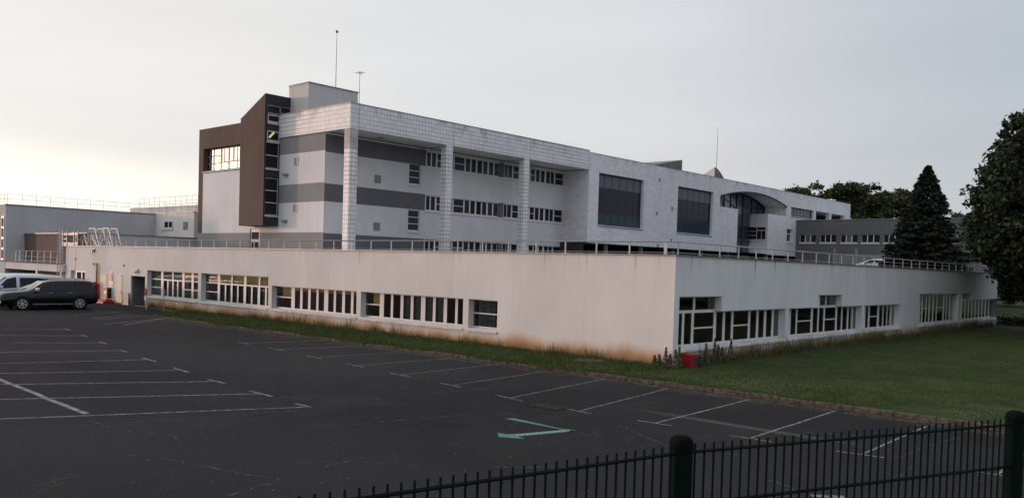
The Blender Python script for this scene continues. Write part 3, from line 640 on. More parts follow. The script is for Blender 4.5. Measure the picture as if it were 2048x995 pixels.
# red gas box at the corner
rb = empty('red_box', (-15.36, 26.5, .1), 'red metal utility box standing in weeds at the corner of the building', 'utility box')
g = MB(); g.box(-15.56, -15.16, 26.30, 26.76, .05, .515); g.build('body', MRED, rb, bevel=.01)
g = MB(); g.box(-15.155, -15.148, 26.50, 26.70, .14, .44); g.build('grille', MDK, rb)
g = MB(); g.box(-15.58, -15.14, 26.28, 26.78, .516, .535); g.build('lid', MRED, rb)
g = MB(); q = on(0, XB, 1363, 702); q2 = on(0, XB, 1373, 707); g.box(XB + .002, XB + .012, q.y, q.y + (q2.y - q.y) * .45, q2.z - .03, q.z); g.box(XB + .002, XB + .012, q.y + (q2.y - q.y) * .46, q2.y, q2.z, q.z - .02); tag(g.build('red_plate', mat('faded_red', (.30, .08, .05), .8), None), 'small faded red plate on the wall above the red box', 'plate')
# ================================================================== LEFT WING
wing = empty('wing_building', (-82.6, 25.57, 0), 'tall windowless grey white wing with a railing on its roof behind the parked vehicles', 'building')
ZW = 7.5
w = MB(); w.box(-100, -82.6, 25.57, 38.89, -.2, ZW); w.build('side_wall', MW, wing)
w = MB(); w.box(-82.64, -74.9, 38.9, 52, -.2, ZW + .1); w.build('rear_wall', render_mat('wing_sun_tint', (.62, .60, .59), .2, zt=7.5), wing)  # same wing render, sunlit tone put into its lighter, warmer colour
w = MB(); w.box(-100.05, -82.54, 25.52, 38.85, ZW, ZW + .08); w.box(-82.6, -74.85, 38.86, 39.1, ZW + .1, ZW + .16); w.build('coping', MCO, wing)
w = MB(); w.box(-92, -77.3, 40.5, 46, ZW + .101, 8.45); w.build('roof_block', MPEN, wing)
F2 = Fr('y', 38.9)
window(wing, Fr('y', 38.87), [(-81.35, -78.95, 6.1, 6.85)], [(-80.6, -79.9, 6.22, 6.75, MDULL), (-79.72, -79.1, 6.22, 6.75, MDULL)], -.03, th=.05, label='small window on the rear wall of the wing')
w = MB(); w.box(-76.9, -76.1, 38.84, 38.9, 6.0, 6.7); w.build('vent', MCO, wing)
w = MB()
for z_ in (6.6, 5.6, 4.6, 3.6): pass
w.box(-83.35, -82.85, 25.5, 25.568, 2.7, 6.5); w.build('strip_window', MPVC, wing)
for k in range(4): w = MB(); w.box(-83.28, -82.92, 25.48, 25.5, 2.85 + k * .92, 3.6 + k * .92); w.build('strip_pane', MDULL, wing)
rw = MB()
for z_ in (8.45, 8.05): rw.tube([(-95, 25.8, z_), (-82.85, 25.8, z_), (-82.85, 38.6, z_)], .02, 6)
rw.tube([(-82.85, 38.6, 8.45), (-75.2, 39.3, 8.5), (-75.2, 46, 8.5)], .02, 6); rw.tube([(-82.85, 38.6, 8.05), (-75.2, 39.3, 8.1), (-75.2, 46, 8.1)], .02, 6)
ro = rw.build('roof_railing', MRAILW, wing, smooth=True)
for k in range(18):
    if k < 12: p = (-82.85, 25.8 + k * 1.165)
    else: p = (-82.85 + (k - 11) * 1.28, 38.65 + (k - 11) * .1)
    m_ = MB(); m_.tube([(*p, ZW), (*p, 8.45)], .018, 6); m_.build('post', MRAILW, ro)
for k in range(4):
    p = (-87 + k * 1.1, 25.8); m_ = MB(); m_.tube([(*p, ZW), (*p, 8.45)], .018, 6); m_.build('post', MRAILW, ro)
rz_ = MB()
for z_ in (9.4, 8.95): rz_.tube([(-90, 40.6, z_), (-77.4, 40.6, z_)], .02, 6)
for k in range(12): rz_.tube([(-90 + k * 1.14, 40.6, 8.4), (-90 + k * 1.14, 40.6, 9.4)], .016, 6)
rz_.build('upper_railing', MRAILW, wing)
# brown block in front of the wing
bb = empty('brown_block', (-69, 27.1, 0), 'low dark brown rendered block with a small white window beside the terrace', 'building')
w = MB(); w.box(-82.58, -69.02, 27.1, 38.85, -.1, 5.02); w.build('wall', MBR, bb)
w = MB(); w.box(-69.018, -69.0, 27.12, 38.5, -.1, 5.02); w.build('side_wall', MW, bb)
w = MB(); w.box(-82.6, -68.93, 27.03, 38.85, 5.021, 5.09); w.build('roof', MCO, bb)
u0, u1 = on(1, 27.05, 126.0, 470).x, on(1, 27.05, 157, 470).x
window(bb, Fr('y', 27.06), [(u0, u1, 4.15, 4.98)], [(u0 + .12, u0 + .85, 4.25, 4.55, MDULL), (u0 + .12, u0 + .85, 4.64, 4.9, MDULL), (u0 + 1.0, u1 - .5, 4.25, 4.9, MDULL), (u1 - .4, u1 - .1, 4.25, 4.9, MDULL)], -.04, th=.06, fmat=MPVA, smat=MPVA)
# terrace with carport under it
te = empty('terrace', (-76, 25.6, 0), 'raised terrace slab over a dark open carport behind the vans', 'terrace')
w = MB(); w.box(-98, -69.8, 25.6, 27.08, 1.97, 2.56); w.build('slab', MA, te)
w = MB(); w.box(-98, -69.8, 25.55, 25.62, 2.561, 2.62); w.build('edge_trim', MBR, te)
w = MB(); w.box(-98, -70, 32, 32.1, -.1, 1.96); w.box(-98, -69.9, 27.09, 31.9, 1.9, 1.96); w.build('carport_back', MINT, te)
for xx in (on(1, 25.75, 75, 560).x, -70.3, -88): w = MB(); w.box(xx - .09, xx + .09, 25.66, 25.84, 0, 1.965); w.build('pillar', MPVC, te)
w = MB(); w.box(-70.7, -69.8, 25.9, 31.8, 0, 1.89); w.build('side_pier', MA, te)
rw = MB(); q0 = on(1, 25.75, 31, 500).x
for z_ in (3.55, 3.08): rw.tube([(q0, 25.75, z_), (-70.2, 25.75, z_)], .022, 6)
rw.tube([(q0, 25.75, 2.72), (-71.6, 25.75, 2.72)], .04, 6)
tr_ = rw.build('railing', MRAILW, te, smooth=True)
for px in (31.5, 39.5, 51.5, 63, 75, 88, 101, 114): xx = on(1, 25.75, px, 515).x; m_ = MB(); m_.bar((xx, 25.75, 2.6), (xx + .12, 25.75, 3.55), .05); m_.build('post', MRAILW, tr_)
# caged ladder
ld = empty('caged_ladder', (-71.3, 25.5, 2), 'grey caged ladder climbing from the terrace to the flat roof', 'ladder')
g = MB()
for xx in (-70.55, -70.0): g.tube([(xx, 25.5, .9), (xx, 25.5, 5.0)], .03, 6)
for k in range(13): g.tube([(-70.55, 25.5, 1.0 + k * .28), (-70.0, 25.5, 1.0 + k * .28)], .015, 5)
g.build('ladder', MRAIL, ld)
g = MB()
for xx, yy in ((-72.1, 26.2), (-71.4, 26.2), (-70.9, 25.9)): g.bar((xx, yy, 2.6), (xx, yy, 5.45), .045)
for z_ in (4.22, 5.0): g.bar((-72.1, 26.2, z_), (-70.0, 26.2, z_), .05)
g.build('cage', MRAIL, ld)
g = MB(); g.box(-71.2, -68.2, 26.1, 26.16, 4.2, 4.28); g.box(-71.2, -68.2, 26.1, 26.16, 4.92, 4.98)
for xx in (-71.2, -70.4, -69.0, -68.3): g.box(xx - .05, xx + .05, 26.09, 26.17, 4.0, 5.15)
g.build('guard_frame', MCO, ld)
# step-over stairs on the roof
def stepover(px0, label):
    xx = on(1, 27, px0, 470).x; t = empty('roof_steps', (xx, 27, 4), label, 'steps', 'step-over stairs on the flat roof')
    g = MB()
    for yy in (26.75, 27.35):
        g.bar((xx - .1, yy, 5.38), (xx + .95, yy, 5.38), .05); g.bar((xx + .95, yy, 5.38), (xx + 1.75, yy, 4.1), .075); g.bar((xx - .1, yy, 5.38), (xx - .7, yy, 4.15), .03)
        g.bar((xx + .3, yy, 5.38), (xx + .3, yy, 4.6), .025); g.bar((xx + .75, yy, 5.38), (xx + .75, yy, 4.55), .025)
    g.build('handrail', MRAILW, t)
    g = MB(); g.box(xx - .1, xx + .85, 26.78, 27.32, 4.52, 4.56); g.build('platform', MGREY, t)
    for yy in (26.8, 27.3):
        g = MB(); g.bar((xx + .8, yy, 4.55), (xx + 1.3, yy, 4.0), .08); g.build('stringer', MRAILW, t); g = MB(); g.bar((xx - .1, yy, 4.55), (xx - .6, yy, 4.0), .08); g.build('stringer', MRAILW, t)
    for k in range(3): g = MB(); g.box(xx + .88 + k * .15, xx + 1.08 + k * .15, 26.8, 27.3, 4.38 - k * .16, 4.41 - k * .16); g.build('tread', MRAILW, t)
stepover(186, 'white metal step-over stair on the flat roof, left of the pair'); stepover(213, 'white metal step-over stair on the flat roof, right of the pair')
g = MB(); g.bar((-68.35, 26.6, 4.9), (-67.7, 26.6, 4.05), .09); g.bar((-68.35, 27.2, 4.9), (-67.7, 27.2, 4.05), .09)
for k in range(4): g.box(-68.3 + k * .15, -68.1 + k * .15, 26.62, 27.18, 4.75 - k * .2, 4.78 - k * .2)
tag(g.build('roof_ladder', MRAILW, None), 'short white step ladder against the edge of the brown block on the roof', 'ladder')
# ================================================================== MAIN BUILDING
XF, XW, Y0, YS, Y1 = -47.0, -49.9, 35.4, 62.2, 125.6
ZC0, ZC1 = 12.45, 14.17
main = empty('main_building', (-47, 35.4, 3.75), 'four storey white tiled building with grey stripes, pillars and a dark brown stair tower', 'building')
FC = Fr('x', XW); FF = Fr('x', XF); FL = Fr('y', 35.5)
z3 = lambda x: 660 + x / 2.927
z4 = lambda x: 1040 + x / 3.554
z5 = lambda x: 1380 + x / 3.826
z2 = lambda x: 380 + x / 2.765
rC = .14
uC = lambda px: FC.u(px, 400, -rC)
rowsC = [(11.05, 12.22), (7.62, 8.80), (4.22, 5.40)]
hC = []
YW0 = FC.u(z3(556), 400)
def winC(a, b, spec, dark, label=None):
    for i, (c, d_) in enumerate(rowsC):
        u0, u1 = FC.u(z3(a), 400), (YS - .02 if b is None else FC.u(z3(b), 400)); hC.append((u0, u1, c, d_)); ps = []
        for s0, s1, k in spec:
            ps += [(uC(z3(s0)), uC(z3(s1)), p, q, MPDK if i else MPDW) for p, q in splitz(c + .09, d_ - .05, k)]
        window(main, FC, [(u0, u1, c, d_)], ps, rC, smat=MPVC, label=label[i] if label else None)
MPDW = pane_mat('grey_pane', (.030, .034, .042))
winC(557, 992, [(563, 583, 1), (591, 614, 1), (624, 650, 2), (655, 680, 1), (686, 716, 1), (724, 781, 2), (789, 815, 1), (823, 848, 1), (858, 884, 1), (892, 916, 1), (926, 950, 1), (958, 982, 1)], 0)
winC(1016, None, [(1019, 1035, 1), (1039, 1061, 1), (1069, 1107, 2), (1112, 1160, 1), (1172, 1195, 2), (1202, 1223, 1), (1231, 1251, 1), (1262, 1283, 1), (1288, 1307, 1), (1315, 1361, 2)], 0)
for c, d_ in ((9.50, 11.14), (5.92, 7.56)):
    u0, u1 = FC.u(z3(460), 400), FC.u(z3(528), 400); hC.append((u0, u1, c, d_))
    window(main, FC, [(u0, u1, c, d_)], [(u0 + .06, uC(z3(518)), p, q, MPDW) for p, q in splitz(c + .12, d_ - .06, 3)], rC)
bands = [(11.07, 12.30), (7.62, 8.88), (3.7, 5.40)]
def mfC(u, z): return 1 if any(a < z < b for a, b in bands) and (u < YW0 or FC.u(z3(992), 400) < u < FC.u(z3(1016), 400)) else 0
w = MB(); grid_wall(w, FC, [35.52, YW0, FC.u(z3(992), 400), FC.u(z3(1016), 400), YS], [3.7, 12.44] + [z for b in bands for z in b], hC, 0, .4, mfun=mfC); w.build('recessed_wall', [MC, MD], main)
# end wall facing the car park
XE = -66.9; 
hL = []
gx0, gx1 = on(1, 35.5, z2(75), 300).x, on(1, 35.5, z2(272), 300).x
hL.append((gx0, gx1 + .3, 10.58, 12.42))
du0, du1 = on(1, 35.5, z2(333), 450).x, on(1, 35.5, z2(386), 450).x
hL.append((du0, du1, 3.7, 5.74))
bL = [(11.35 - .17, 12.44), (7.62, 8.95), (3.7, 5.45)]
def mfL(u, z):
    if z < 5.45: return 2
    if u < gx0 or (u < -55.6 and z > 10.4): return 3
    if u > -55.6 and any(a < z < b for a, b in bL[:2]): return 2
    return 0
w = MB(); grid_wall(w, FL, [-67.72, gx0, -55.6, XW], [3.7, 10.4, 14.08, 5.45] + [z for b in bL for z in b], hL + [(-55.6, XW, 12.441, 14.08)], 0, .4, mfun=mfL); w.build('end_wall', [MC, MD, MG, MBR], main)
w = MB(); w.box(-67.72, -67.70, 35.52, 60, 3.7, 14.08); w.box(-67.7, -56, 59.9, 60, 3.7, 14); w.build('rear_wall', MBR, main)
# big sunset window
lo, hi = 10.66, 12.34; gu = lambda x: on(1, 35.9, z2(x), 300).x
ps = []
xe = gx1 + .2
cols = [(92, 110), (117, 131), (138, 172)]
for a, b in cols: ps += [(gu(a), gu(b), p, q) for p, q in splitz(lo, hi, 3, .09)]
for a, b in ((181, 190), (194, 214), (222, 240), (247, 262), (266, 276)): ps.append((gu(a), gu(b), lo + .62, hi))
for a, b in ((178, 214), (222, 262), (266, 276)): ps.append((gu(a), gu(b), lo, lo + .53))
window(main, FL, [(gx0, gx1 + .3, 10.58, 12.42)], ps, .38, label='large window reflecting the bright evening sky', fmat=mat('taupe_frame', (.16, .13, .125), .6), glmat=glass('bright_glass', (.5, .5, .5), 0, 1.0, 2.1, .008))
window(main, FL, [(du0, du1, 3.78, 5.74)], [(du0 + .14, du1 - .2, 4.1, 4.75, MDULL), (du0 + .14, du1 - .2, 4.95, 5.5, MDULL)], .06, label='small white framed window below the brown tower', sill=False, fmat=MPVA)
# stair tower
XT = -55.6
tw = MB(); xk = on(1, 34.2, z2(256), 300).x; xl = on(1, 34.2, z2(272), 400).x
prof = [(xl, 5.92), (XT, 5.92), (XT, 15.55), (-58.75, 14.08), (xl, 14.02)]
yb = 37.1
tw.face([(x, 34.2, z) for x, z in prof])
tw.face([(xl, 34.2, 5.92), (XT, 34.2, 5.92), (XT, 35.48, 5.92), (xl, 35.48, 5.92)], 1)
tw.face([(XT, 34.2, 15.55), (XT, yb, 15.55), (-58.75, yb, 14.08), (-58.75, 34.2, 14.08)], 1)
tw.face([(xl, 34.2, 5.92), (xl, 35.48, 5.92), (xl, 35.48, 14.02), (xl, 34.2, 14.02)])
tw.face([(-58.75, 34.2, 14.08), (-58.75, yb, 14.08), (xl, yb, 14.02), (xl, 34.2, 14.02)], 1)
FT = Fr('x', XT)
sideh = []
def yT(x): return on(0, XT, z2(x), 300).y
def zT(x, y): return on(0, XT, z2(x), 150 + y / 2.765).z
ws = [((425, 498), (162, 208), 1, 'k'), ((505, 566), (175, 212), 1, 'k'), ((427, 496), (212, 258), 1, 'w'), ((425, 496), (302, 362), 1, 'w'), ((420, 492), (368, 512), 2, 'k'), ((420, 492), (566, 772), 3, 'k')]
tj = []
for (a, b), (t, b2), n_, kd in ws:
    z1_ = zT(a, t); z0_ = zT(a, b2) ; h = (yT(a), yT(b), z0_, z1_); sideh.append(h); tj.append((h, n_, kd))
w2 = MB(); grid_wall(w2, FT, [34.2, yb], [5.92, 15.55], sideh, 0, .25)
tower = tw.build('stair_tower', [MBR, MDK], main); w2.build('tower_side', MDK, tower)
for h, n_, kd in tj:
    b_ = .05 if kd == 'k' else .11
    window(main, FT, [h], [(h[0] + b_, h[1] - b_, p, q, MPDK) for p, q in splitz(h[2] + b_, h[3] - b_, n_)], .06, sill=(kd == 'w' or n_ > 1), label=None)
e_ = MB(); e_.bar((XT + .0, yT(437), zT(437, 345)), (XT + .0, yT(462), zT(462, 318)), .10, .12)
me_ = mat('lamp_tube', (.6, .6, .3)); me_.node_tree.nodes['Principled BSDF'].inputs['Emission Color'].default_value = (1, .95, .45, 1); me_.node_tree.nodes['Principled BSDF'].inputs['Emission Strength'].default_value = .35
e_.build('lit_ceiling_lamp', me_, tower)
# cornice: left end, front
w = MB(); w.box(XT + .005, XF, 35.4, 35.9, ZC0, ZC1); w.box(XF - .5, XF, 35.901, YS, ZC0, ZC1); w.build('cornice', MT, main)
w = MB(); w.box(XW - .02, XF - .501, 35.901, YS, 12.5, 12.6); w.build('soffit', mat('soffit_white', (.62, .62, .62), .8, .08, 1), main)
for yv in (39.6,): 
    v = MB(); v.box(XW + .8, XW + 1.2, yv - .2, yv + .2, 12.47, 12.505); v.build('vent', MGREY, main)
for z_ in (9.6, 6.1): 
    v = MB(); yv = FC.u(z3(276), 400); v.box(XW, XW + .03, yv - .3, yv + .3, z_ - .3, z_ + .3); v.build('vent', MGREY, main)
for zz in (10.35, 6.95):
    v = MB(); xv = on(1, 35.5, z2(590), 300).x; v.box(xv - .25, xv + .25, 35.46, 35.5, zz - .0, zz + .52); v.build('vent', MCO, main)
    v = MB(); v.box(-54.9, -54.4, 35.3, 35.5, zz - .75, zz - .58); v.build('floodlight', MGREY, main)
w = MB(); w.box(-56.5, XF - .02, 35.92, 62, 13.85, 13.95); w.box(-67.6, XF - .02, 62, 125.4, 13.85, 13.95); w.box(-67.6, -56.5, 35.6, 62, 13.85, 13.95); w.build('roof', MROOF, main)
w = MB(); w.box(XF - .32, XF + .03, 35.93, YS, ZC1, ZC1 + .03); w.box(XT + .01, XF + .03, 35.37, 35.92, ZC1, ZC1 + .03); w.build('coping', MCO, main)
for ya in (35.42, 44.4, 53.3):
    p = MB(); p.box(XF - .62, XF - .02, ya, ya + .66, 3.7, ZC0 - .002); o = p.build('pillar', MT, main)
    if ya < 40: cp = MB(); cp.box(XF - .63, XF - .01, ya - .01, ya + .67, 11.1, ZC0 - .004); cp.build('pillar_head', mat('pillar_render', (.42, .38, .37), .9, .2, 2), o)
for yj in (36.12, 45.1, 54.0, 62.2): j = MB(); j.box(XF, XF + .004, yj - .02, yj + .02, ZC0, ZC1); j.build('joint', MGREY, main)
for ya in (44.4, 53.3): j = MB(); j.bar((XF - .6, ya - .15, 12.3), (XW + .1, ya - .15, 12.3), .05); j.build('tie_rod', MGREY, main)
# tiled front block
hF = []
BW = [(63.75, 71.2, 7.53, 12.32), (77.65, 85.1, 7.53, 12.32)]
hF += BW
Ya0, Ya1, ZCH = 86.7, 103.95, 12.05
Yn0, Yn1 = 91.0, 98.9; ZP = 10.85; ZBB = 5.93
hF.append((Ya0, Ya1, ZP, ZCH)); hF.append((Yn0, Yn1, ZBB - .1, ZP))
wy = FF.u(z5(750), 400), FF.u(z5(796), 400); hF.append((wy[0], wy[1], 7.62, 9.28))
hF.append((105.4, 112.5, 10.98, 12.15)); hF.append((113.2, 118.0, 11.0, 12.17)); hF.append((118.6, 123.4, 11.0, 12.17))
ZTF = 14.0
# arch opening: stack of thin strips
nA = 16; rise = 1.02
c_ = (Ya0 + Ya1) / 2; hw = (Ya1 - Ya0) / 2; rad = (hw * hw + rise * rise) / (2 * rise)
def archz(y): return ZCH + math.sqrt(max(0, rad * rad - (y - c_) ** 2)) - (rad - rise)
w = MB(); grid_wall(w, FF, [YS, Ya0, Ya1, Y1], [ZBB, ZCH, ZCH + rise + .05, ZTF], hF + [(Ya0, Ya1, ZCH, ZCH + rise + .05)], 0, .55)
ys_ = [Ya0 + (Ya1 - Ya0) * k / 28 for k in range(29)]
for a, b in zip(ys_, ys_[1:]): w.face([(XF, a, archz(a)), (XF, b, archz(b)), (XF, b, ZCH + rise + .05), (XF, a, ZCH + rise + .05)])
w.face([(XF, YS, ZBB), (XF, YS, 12.449), (XW, YS, 12.449), (XW, YS, ZBB)])
w.face([(XF, YS, ZBB), (XW - 3, YS, ZBB), (XW - 3, 107, ZBB), (XF, 107, ZBB)])
w.build('tiled_wall', MT2, main)
w = MB(); w.box(XF - .32, XF + .03, YS + .01, Y1, ZTF, ZTF + .03); w.build('front_coping', MCO, main)
w = MB(); w.box(-67.2, -67, 60.01, 125.4, 3.7, 13.84); w.box(-66.9, XW - 3.3, 98.5, 98.6, 3.7, 13.84); w.box(-66.9, XW - .5, 62.0, 62.1, 3.7, 12.4); w.build('rear_wall', MC, main)
w = MB(); w.box(-67, XF - .01, 125.4, 125.6, 3.7, ZTF); w.build('far_end_wall', MT2, main)
w = MB(); w.box(XW - 3.2, XW - 3, YS - .2, 107, 3.7, ZBB); w.box(XW - 3, XF - .3, YS - .3, YS - .1, 3.7, ZBB); w.build('undercroft_wall', MDK, main)
for yy in (66, 72, 78, 84, 90, 100, 106): p = MB(); p.box(XF - .8, XF - .5, yy - .15, yy + .15, 3.7, ZBB - .003); p.build('undercroft_pillar', MC if yy > 95 else MGREY, main)
# big blue windows
for (a, b, c, d_) in BW:
    ps = []; n = 6; wdt = (b - a - .16) / n; rowz = [(c + .08, c + 1.10, MPTEAL), (c + 1.20, c + 2.28, MPBL), (c + 2.36, c + 3.42, MPBL), (c + 3.52, d_ - .14, MPTOP)]
    for k in range(n):
        for q in rowz: ps.append((a + .08 + k * wdt + .05, a + .08 + (k + 1) * wdt - .05, *q))
    o = window(main, FF, [(a, b, c, d_)], ps, .3, fmat=MNAVY, sill=True, smat=MGREY); o['label'] = 'large navy framed window of four rows of panes'
# right hand windows
a, b = wy; window(main, FF, [(a, b, 7.62, 9.28)], [(a + .08, a + .75, 8.75, 9.2, MPDK), (a + .82, b - .3, 8.75, 9.2, MPDK), (a + .08, a + .5, 7.75, 8.65, MPDK), (a + .6, a + 1.15, 7.75, 8.65, MPDK), (a + 1.25, b - .3, 7.75, 8.65, MPDK)], .2)
n = 6; window(main, FF, [(105.4, 112.5, 10.98, 12.15)], [(105.7 + k * 1.08, 105.7 + k * 1.08 + .95, 11.1, 12.05, MPTOP) for k in range(n)], .3, fmat=MNAVY, smat=MGREY)
for a, b in ((113.2, 118), (118.6, 123.4)): w = MB(); w.box(XF - 2.6, XF - 2.5, a, b, 11, 12.2); w.face([(XF - .54, a, 11), (XF - .54, b, 11), (XF - 2.5, b, 11), (XF - 2.5, a, 11)]); w.face([(XF - .54, a, 12.17), (XF - .54, b, 12.17), (XF - 2.5, b, 12.17), (XF - 2.5, a, 12.17)]); w.build('loggia', MC, main)
w = MB(); w.box(XF - 2.49, XF - 2.4, 119.5, 122.6, 11.3, 12.1); w.box(XF - 2.49, XF - 2.4, 114, 115.6, 11.3, 12.1); w.build('loggia_window', MPDK, main)
# vaulted entrance recess
DV = 3.0
w = MB()
w.face([(XF - .55, Ya1, ZP), (XF - .55, Ya1, ZCH), (XF - DV - .6, Ya1, ZCH), (XF - DV - .6, Ya1, ZP)])
w.face([(XF - .551, Yn1, ZP), (XF - .551, Ya1, ZP), (XF - DV - .6, Ya1, ZP), (XF - DV - .6, Yn1, ZP)])
for a, b in zip(ys_, ys_[1:]): w.face([(XF - .001, a, archz(a)), (XF - .001, b, archz(b)), (XF - DV - .6, b, archz(b)), (XF - DV - .6, a, archz(a))])
w.build('entrance_recess', mat('recess_white', (.78, .78, .79), .7, .06, 2), main)
w = MB(); w.face([(XF - .551, Yn1, ZBB), (XF - .551, Yn1, ZP), (XF - DV, Yn1, ZP), (XF - DV, Yn1, ZBB)]); w.build('entrance_side_wall', MT2, main)
w = MB(); w.box(XF - DV + .3, XF - .01, Ya0, Yn0 - .02, ZP - .15, ZP - .01); w.build('recess_ledge', MT2, main)
def gx(y): t = max(0.0, min(1.0, (y - Ya0) / (Ya1 - Ya0))); return XF - .12 - (DV - .12) * t ** .85
gl_ = MB()
for a, b in zip(ys_, ys_[1:]):
    if a < Yn0 or b > Yn1: gl_.face([(gx(a), a, ZP), (gx(b), b, ZP), (gx(b), b, archz(b)), (gx(a), a, archz(a))])
    else: gl_.face([(gx(a), a, 3.8), (gx(b), b, 3.8), (gx(b), b, archz(b)), (gx(a), a, archz(a))])
gw = gl_.build('entrance_glazing', mat('entrance_pane', (.022, .030, .045), .15, spec=.25), main)
fr_ = MB()
for a, b in zip(ys_, ys_[1:]): fr_.bar((gx(a) + .06, a, archz(a) - .10), (gx(b) + .06, b, archz(b) - .10), .14, .20)
for k in (88.6, 91.0, 93.2, 95.6, 98.9, 101.2, Ya1 - .1): fr_.bar((gx(k) + .05, k, 3.8 if Yn0 <= k < Yn1 else ZP), (gx(k) + .05, k, archz(k)), .09)
for z_, a, b in ((ZP + .04, Yn1, Ya1), (ZP + .85, 95.6, Ya1), (9.2, Yn0, Yn1), (7.4, Yn0, Yn1), (5.9, Yn0, Yn1)): fr_.bar((gx(a) + .05, a, z_), (gx(b) + .05, b, z_), .10)
fr_.build('mullion', MNAVY, gw)
ar = MB()
for a, b in zip(ys_, ys_[1:]): ar.bar((XF + .05, a, archz(a)), (XF + .05, b, archz(b)), .14, .12)
ar.build('arch_trim', MNAVY, main)
ar = MB(); cvp = [(XF - .2, Ya0 + .1, 11.95), (XF - .3, 88.3, 11.84), (XF - .3, 89.6, 11.5), (XF - .3, 90.4, 11.15), (XF - .3, Yn0, 10.85)]
for a, b in zip(cvp, cvp[1:]): ar.bar(a, b, .12, .12)
ar.build('curved_beam', MNAVY, main)
FN = Fr('y', Yn1)
nx0, nx1 = on(1, Yn1, z5(445), 450).x, on(1, Yn1, z5(585), 450).x
window(main, FN, [(nx0, nx1, 7.62, 9.3)], [(nx0 + .07, (nx0 + nx1) / 2 - .05, p, q, MPDK) for p, q in splitz(7.72, 9.2, 3)] + [((nx0 + nx1) / 2 + .04, nx1 - .07, 8.85, 9.2, MPDK), ((nx0 + nx1) / 2 + .04, (nx0 * .25 + nx1 * .75) - .03, 7.72, 8.76, MPDK), (nx0 * .25 + nx1 * .75 + .04, nx1 - .07, 7.72, 8.76, MPDK)], -.06, th=.05)
for (yy, zz) in ((74.0, 12.6), (73.7, 9.2), (76.6, 9.9), (76.6, 6.6), (74.1, 5.99)):
    v = MB(); v.box(XF, XF + .03, yy - .14, yy + .14, zz - .16, zz + .2); v.build('vent', MGREY, main)
# penthouse, fin and pyramid on the roof
ph = empty('penthouse', (-54, 36.3, 13.95), 'plain grey roof house with stained sides behind the brown tower top', 'roof house')
px0 = on(1, 36.35, 578.6, 170).x; pxr = on(1, 36.35, 617.6, 165).x; zt_ = on(1, 36.35, 617.6, 165).z; yR = on(0, pxr, 716, 188).y
w = MB(); w.box(px0, pxr, 36.35, yR, 13.95, zt_); w.build('wall', MPEN, ph)
w = MB(); w.box(px0 - .05, pxr + .05, 36.3, yR + .05, zt_, zt_ + .07); w.build('roof', MCO, ph)
fn = MB(); fn.prism([(XF - .34, 72.7, 13.95), (XF - .34, 78.85, 13.95), (XF - .34, 78.85, 15.2)], (-5, 0, 0)); tag(fn.build('roof_fin', MCLADT, None), 'dark weathered wedge shaped roof light rising above the parapet', 'roof light')
pyr = MB(); ap = (XF - .4, 85.9, 15.2); xb = XF - 2.7
pyr.face([(XF - .4, 85.9, 13.9), ap, (xb, 85.9, 13.9)], 1)  # paler material paints this side as sunlit
prev = ap
for k in range(1, 9):
    t = k / 8; cur = (XF - .4, 85.9 + 2.5 * t, 15.2 - 1.3 * t ** 1.7)
    pyr.face([(XF - .4, prev[1], 13.9), (XF - .4, cur[1], 13.9), cur, prev]); pyr.face([prev, cur, (xb, cur[1], 13.9), (xb, prev[1], 13.9)]); prev = cur
tag(pyr.build('roof_cowl', [MCLADT, MPEN], None), 'pointed curved roof cowl with its sunlit side coloured paler beside the tall mast', 'roof cowl')
def mast(name, x, px, ytop, zb_, label, r=.03):
    b = on(0, x, px, 300); t = on(0, x, px, ytop); m_ = empty(name, (x, b.y, zb_), label, 'mast', 'thin masts on the roof')
    g = MB(); g.tube([(x, b.y, zb_), (x, b.y, (zb_ + t.z) / 2), (x, b.y, t.z)], [r, r * .8, r * .5], 6); g.build('pole', MGREY, m_); return m_, b.y, t.z
m_, y_, z_ = mast('lightning_mast', -54, 668.5, 57, 16.2, 'tall thin lightning mast with a small ball standing on the grey roof house')
g = MB(); sphere(g, (-54, y_, z_ - .2), .1, 8); g.build('ball', MDK, m_, smooth=True)
m_, y_, z_ = mast('tv_antenna', -52.7, 716, 142, 13.9, 'short television antenna mast at the right end of the grey roof house')
g = MB()
for k in range(5): g.bar((-52.7 + .15 * k - .3, y_ - .3, z_ - .1), (-52.7 + .15 * k - .3, y_ + .3, z_ - .1), .015)
g.bar((-53.0, y_, z_ - .1), (-52.3, y_, z_ - .1), .02); g.bar((-52.7, y_, z_ - .3), (-52.6, y_ + .25, z_), .02); g.build('aerial', MGREY, m_)
mast('lightning_mast', -49, 1434.2, 253, 14.6, 'tall thin mast rising from the pointed roof cowl', .035)
# ================================================================== GREY BUILDING on the right
gb = empty('grey_building', (-36, 107.1, 3.75), 'dark grey two storey block with a row of white framed windows behind the conifer', 'building')
YG = 107.12; FY = Fr('y', YG); z6 = lambda x: 1580 + x / 2.927
hG = []; XG1 = -27.3
for k, (a, b) in enumerate(((57, 153), (175, 272), (295, 397), (418, 527), (546, 650), (668, 770), (790, 880))):
    u0, u1 = FY.u(z6(a), 460), FY.u(z6(b), 460); hG.append((u0, u1, 7.62, 8.70)); t = (u1 - u0) / 3
    pk = [MPDK, MPDK, MPDK]
    window(gb, FY, [(u0, u1, 7.62, 8.70)], [(u0 + .08, u0 + t - .06, 7.72, 8.62, MPDK), (u0 + t + .06, u0 + 2 * t - .08, 7.72, 8.62, MPTOP if k in (0, 2) else MPDK), (u0 + 2 * t + .05, u1 - .06, 7.72, 8.62, MPDK)], .15, smat=MPVC)
w = MB(); grid_wall(w, FY, [XF + .01, XG1], [3.7, 10.48], hG, 0, .4); w.box(XG1 - .01, XG1, YG + .01, 125, 3.7, 10.48); w.build('wall', MGB, gb)
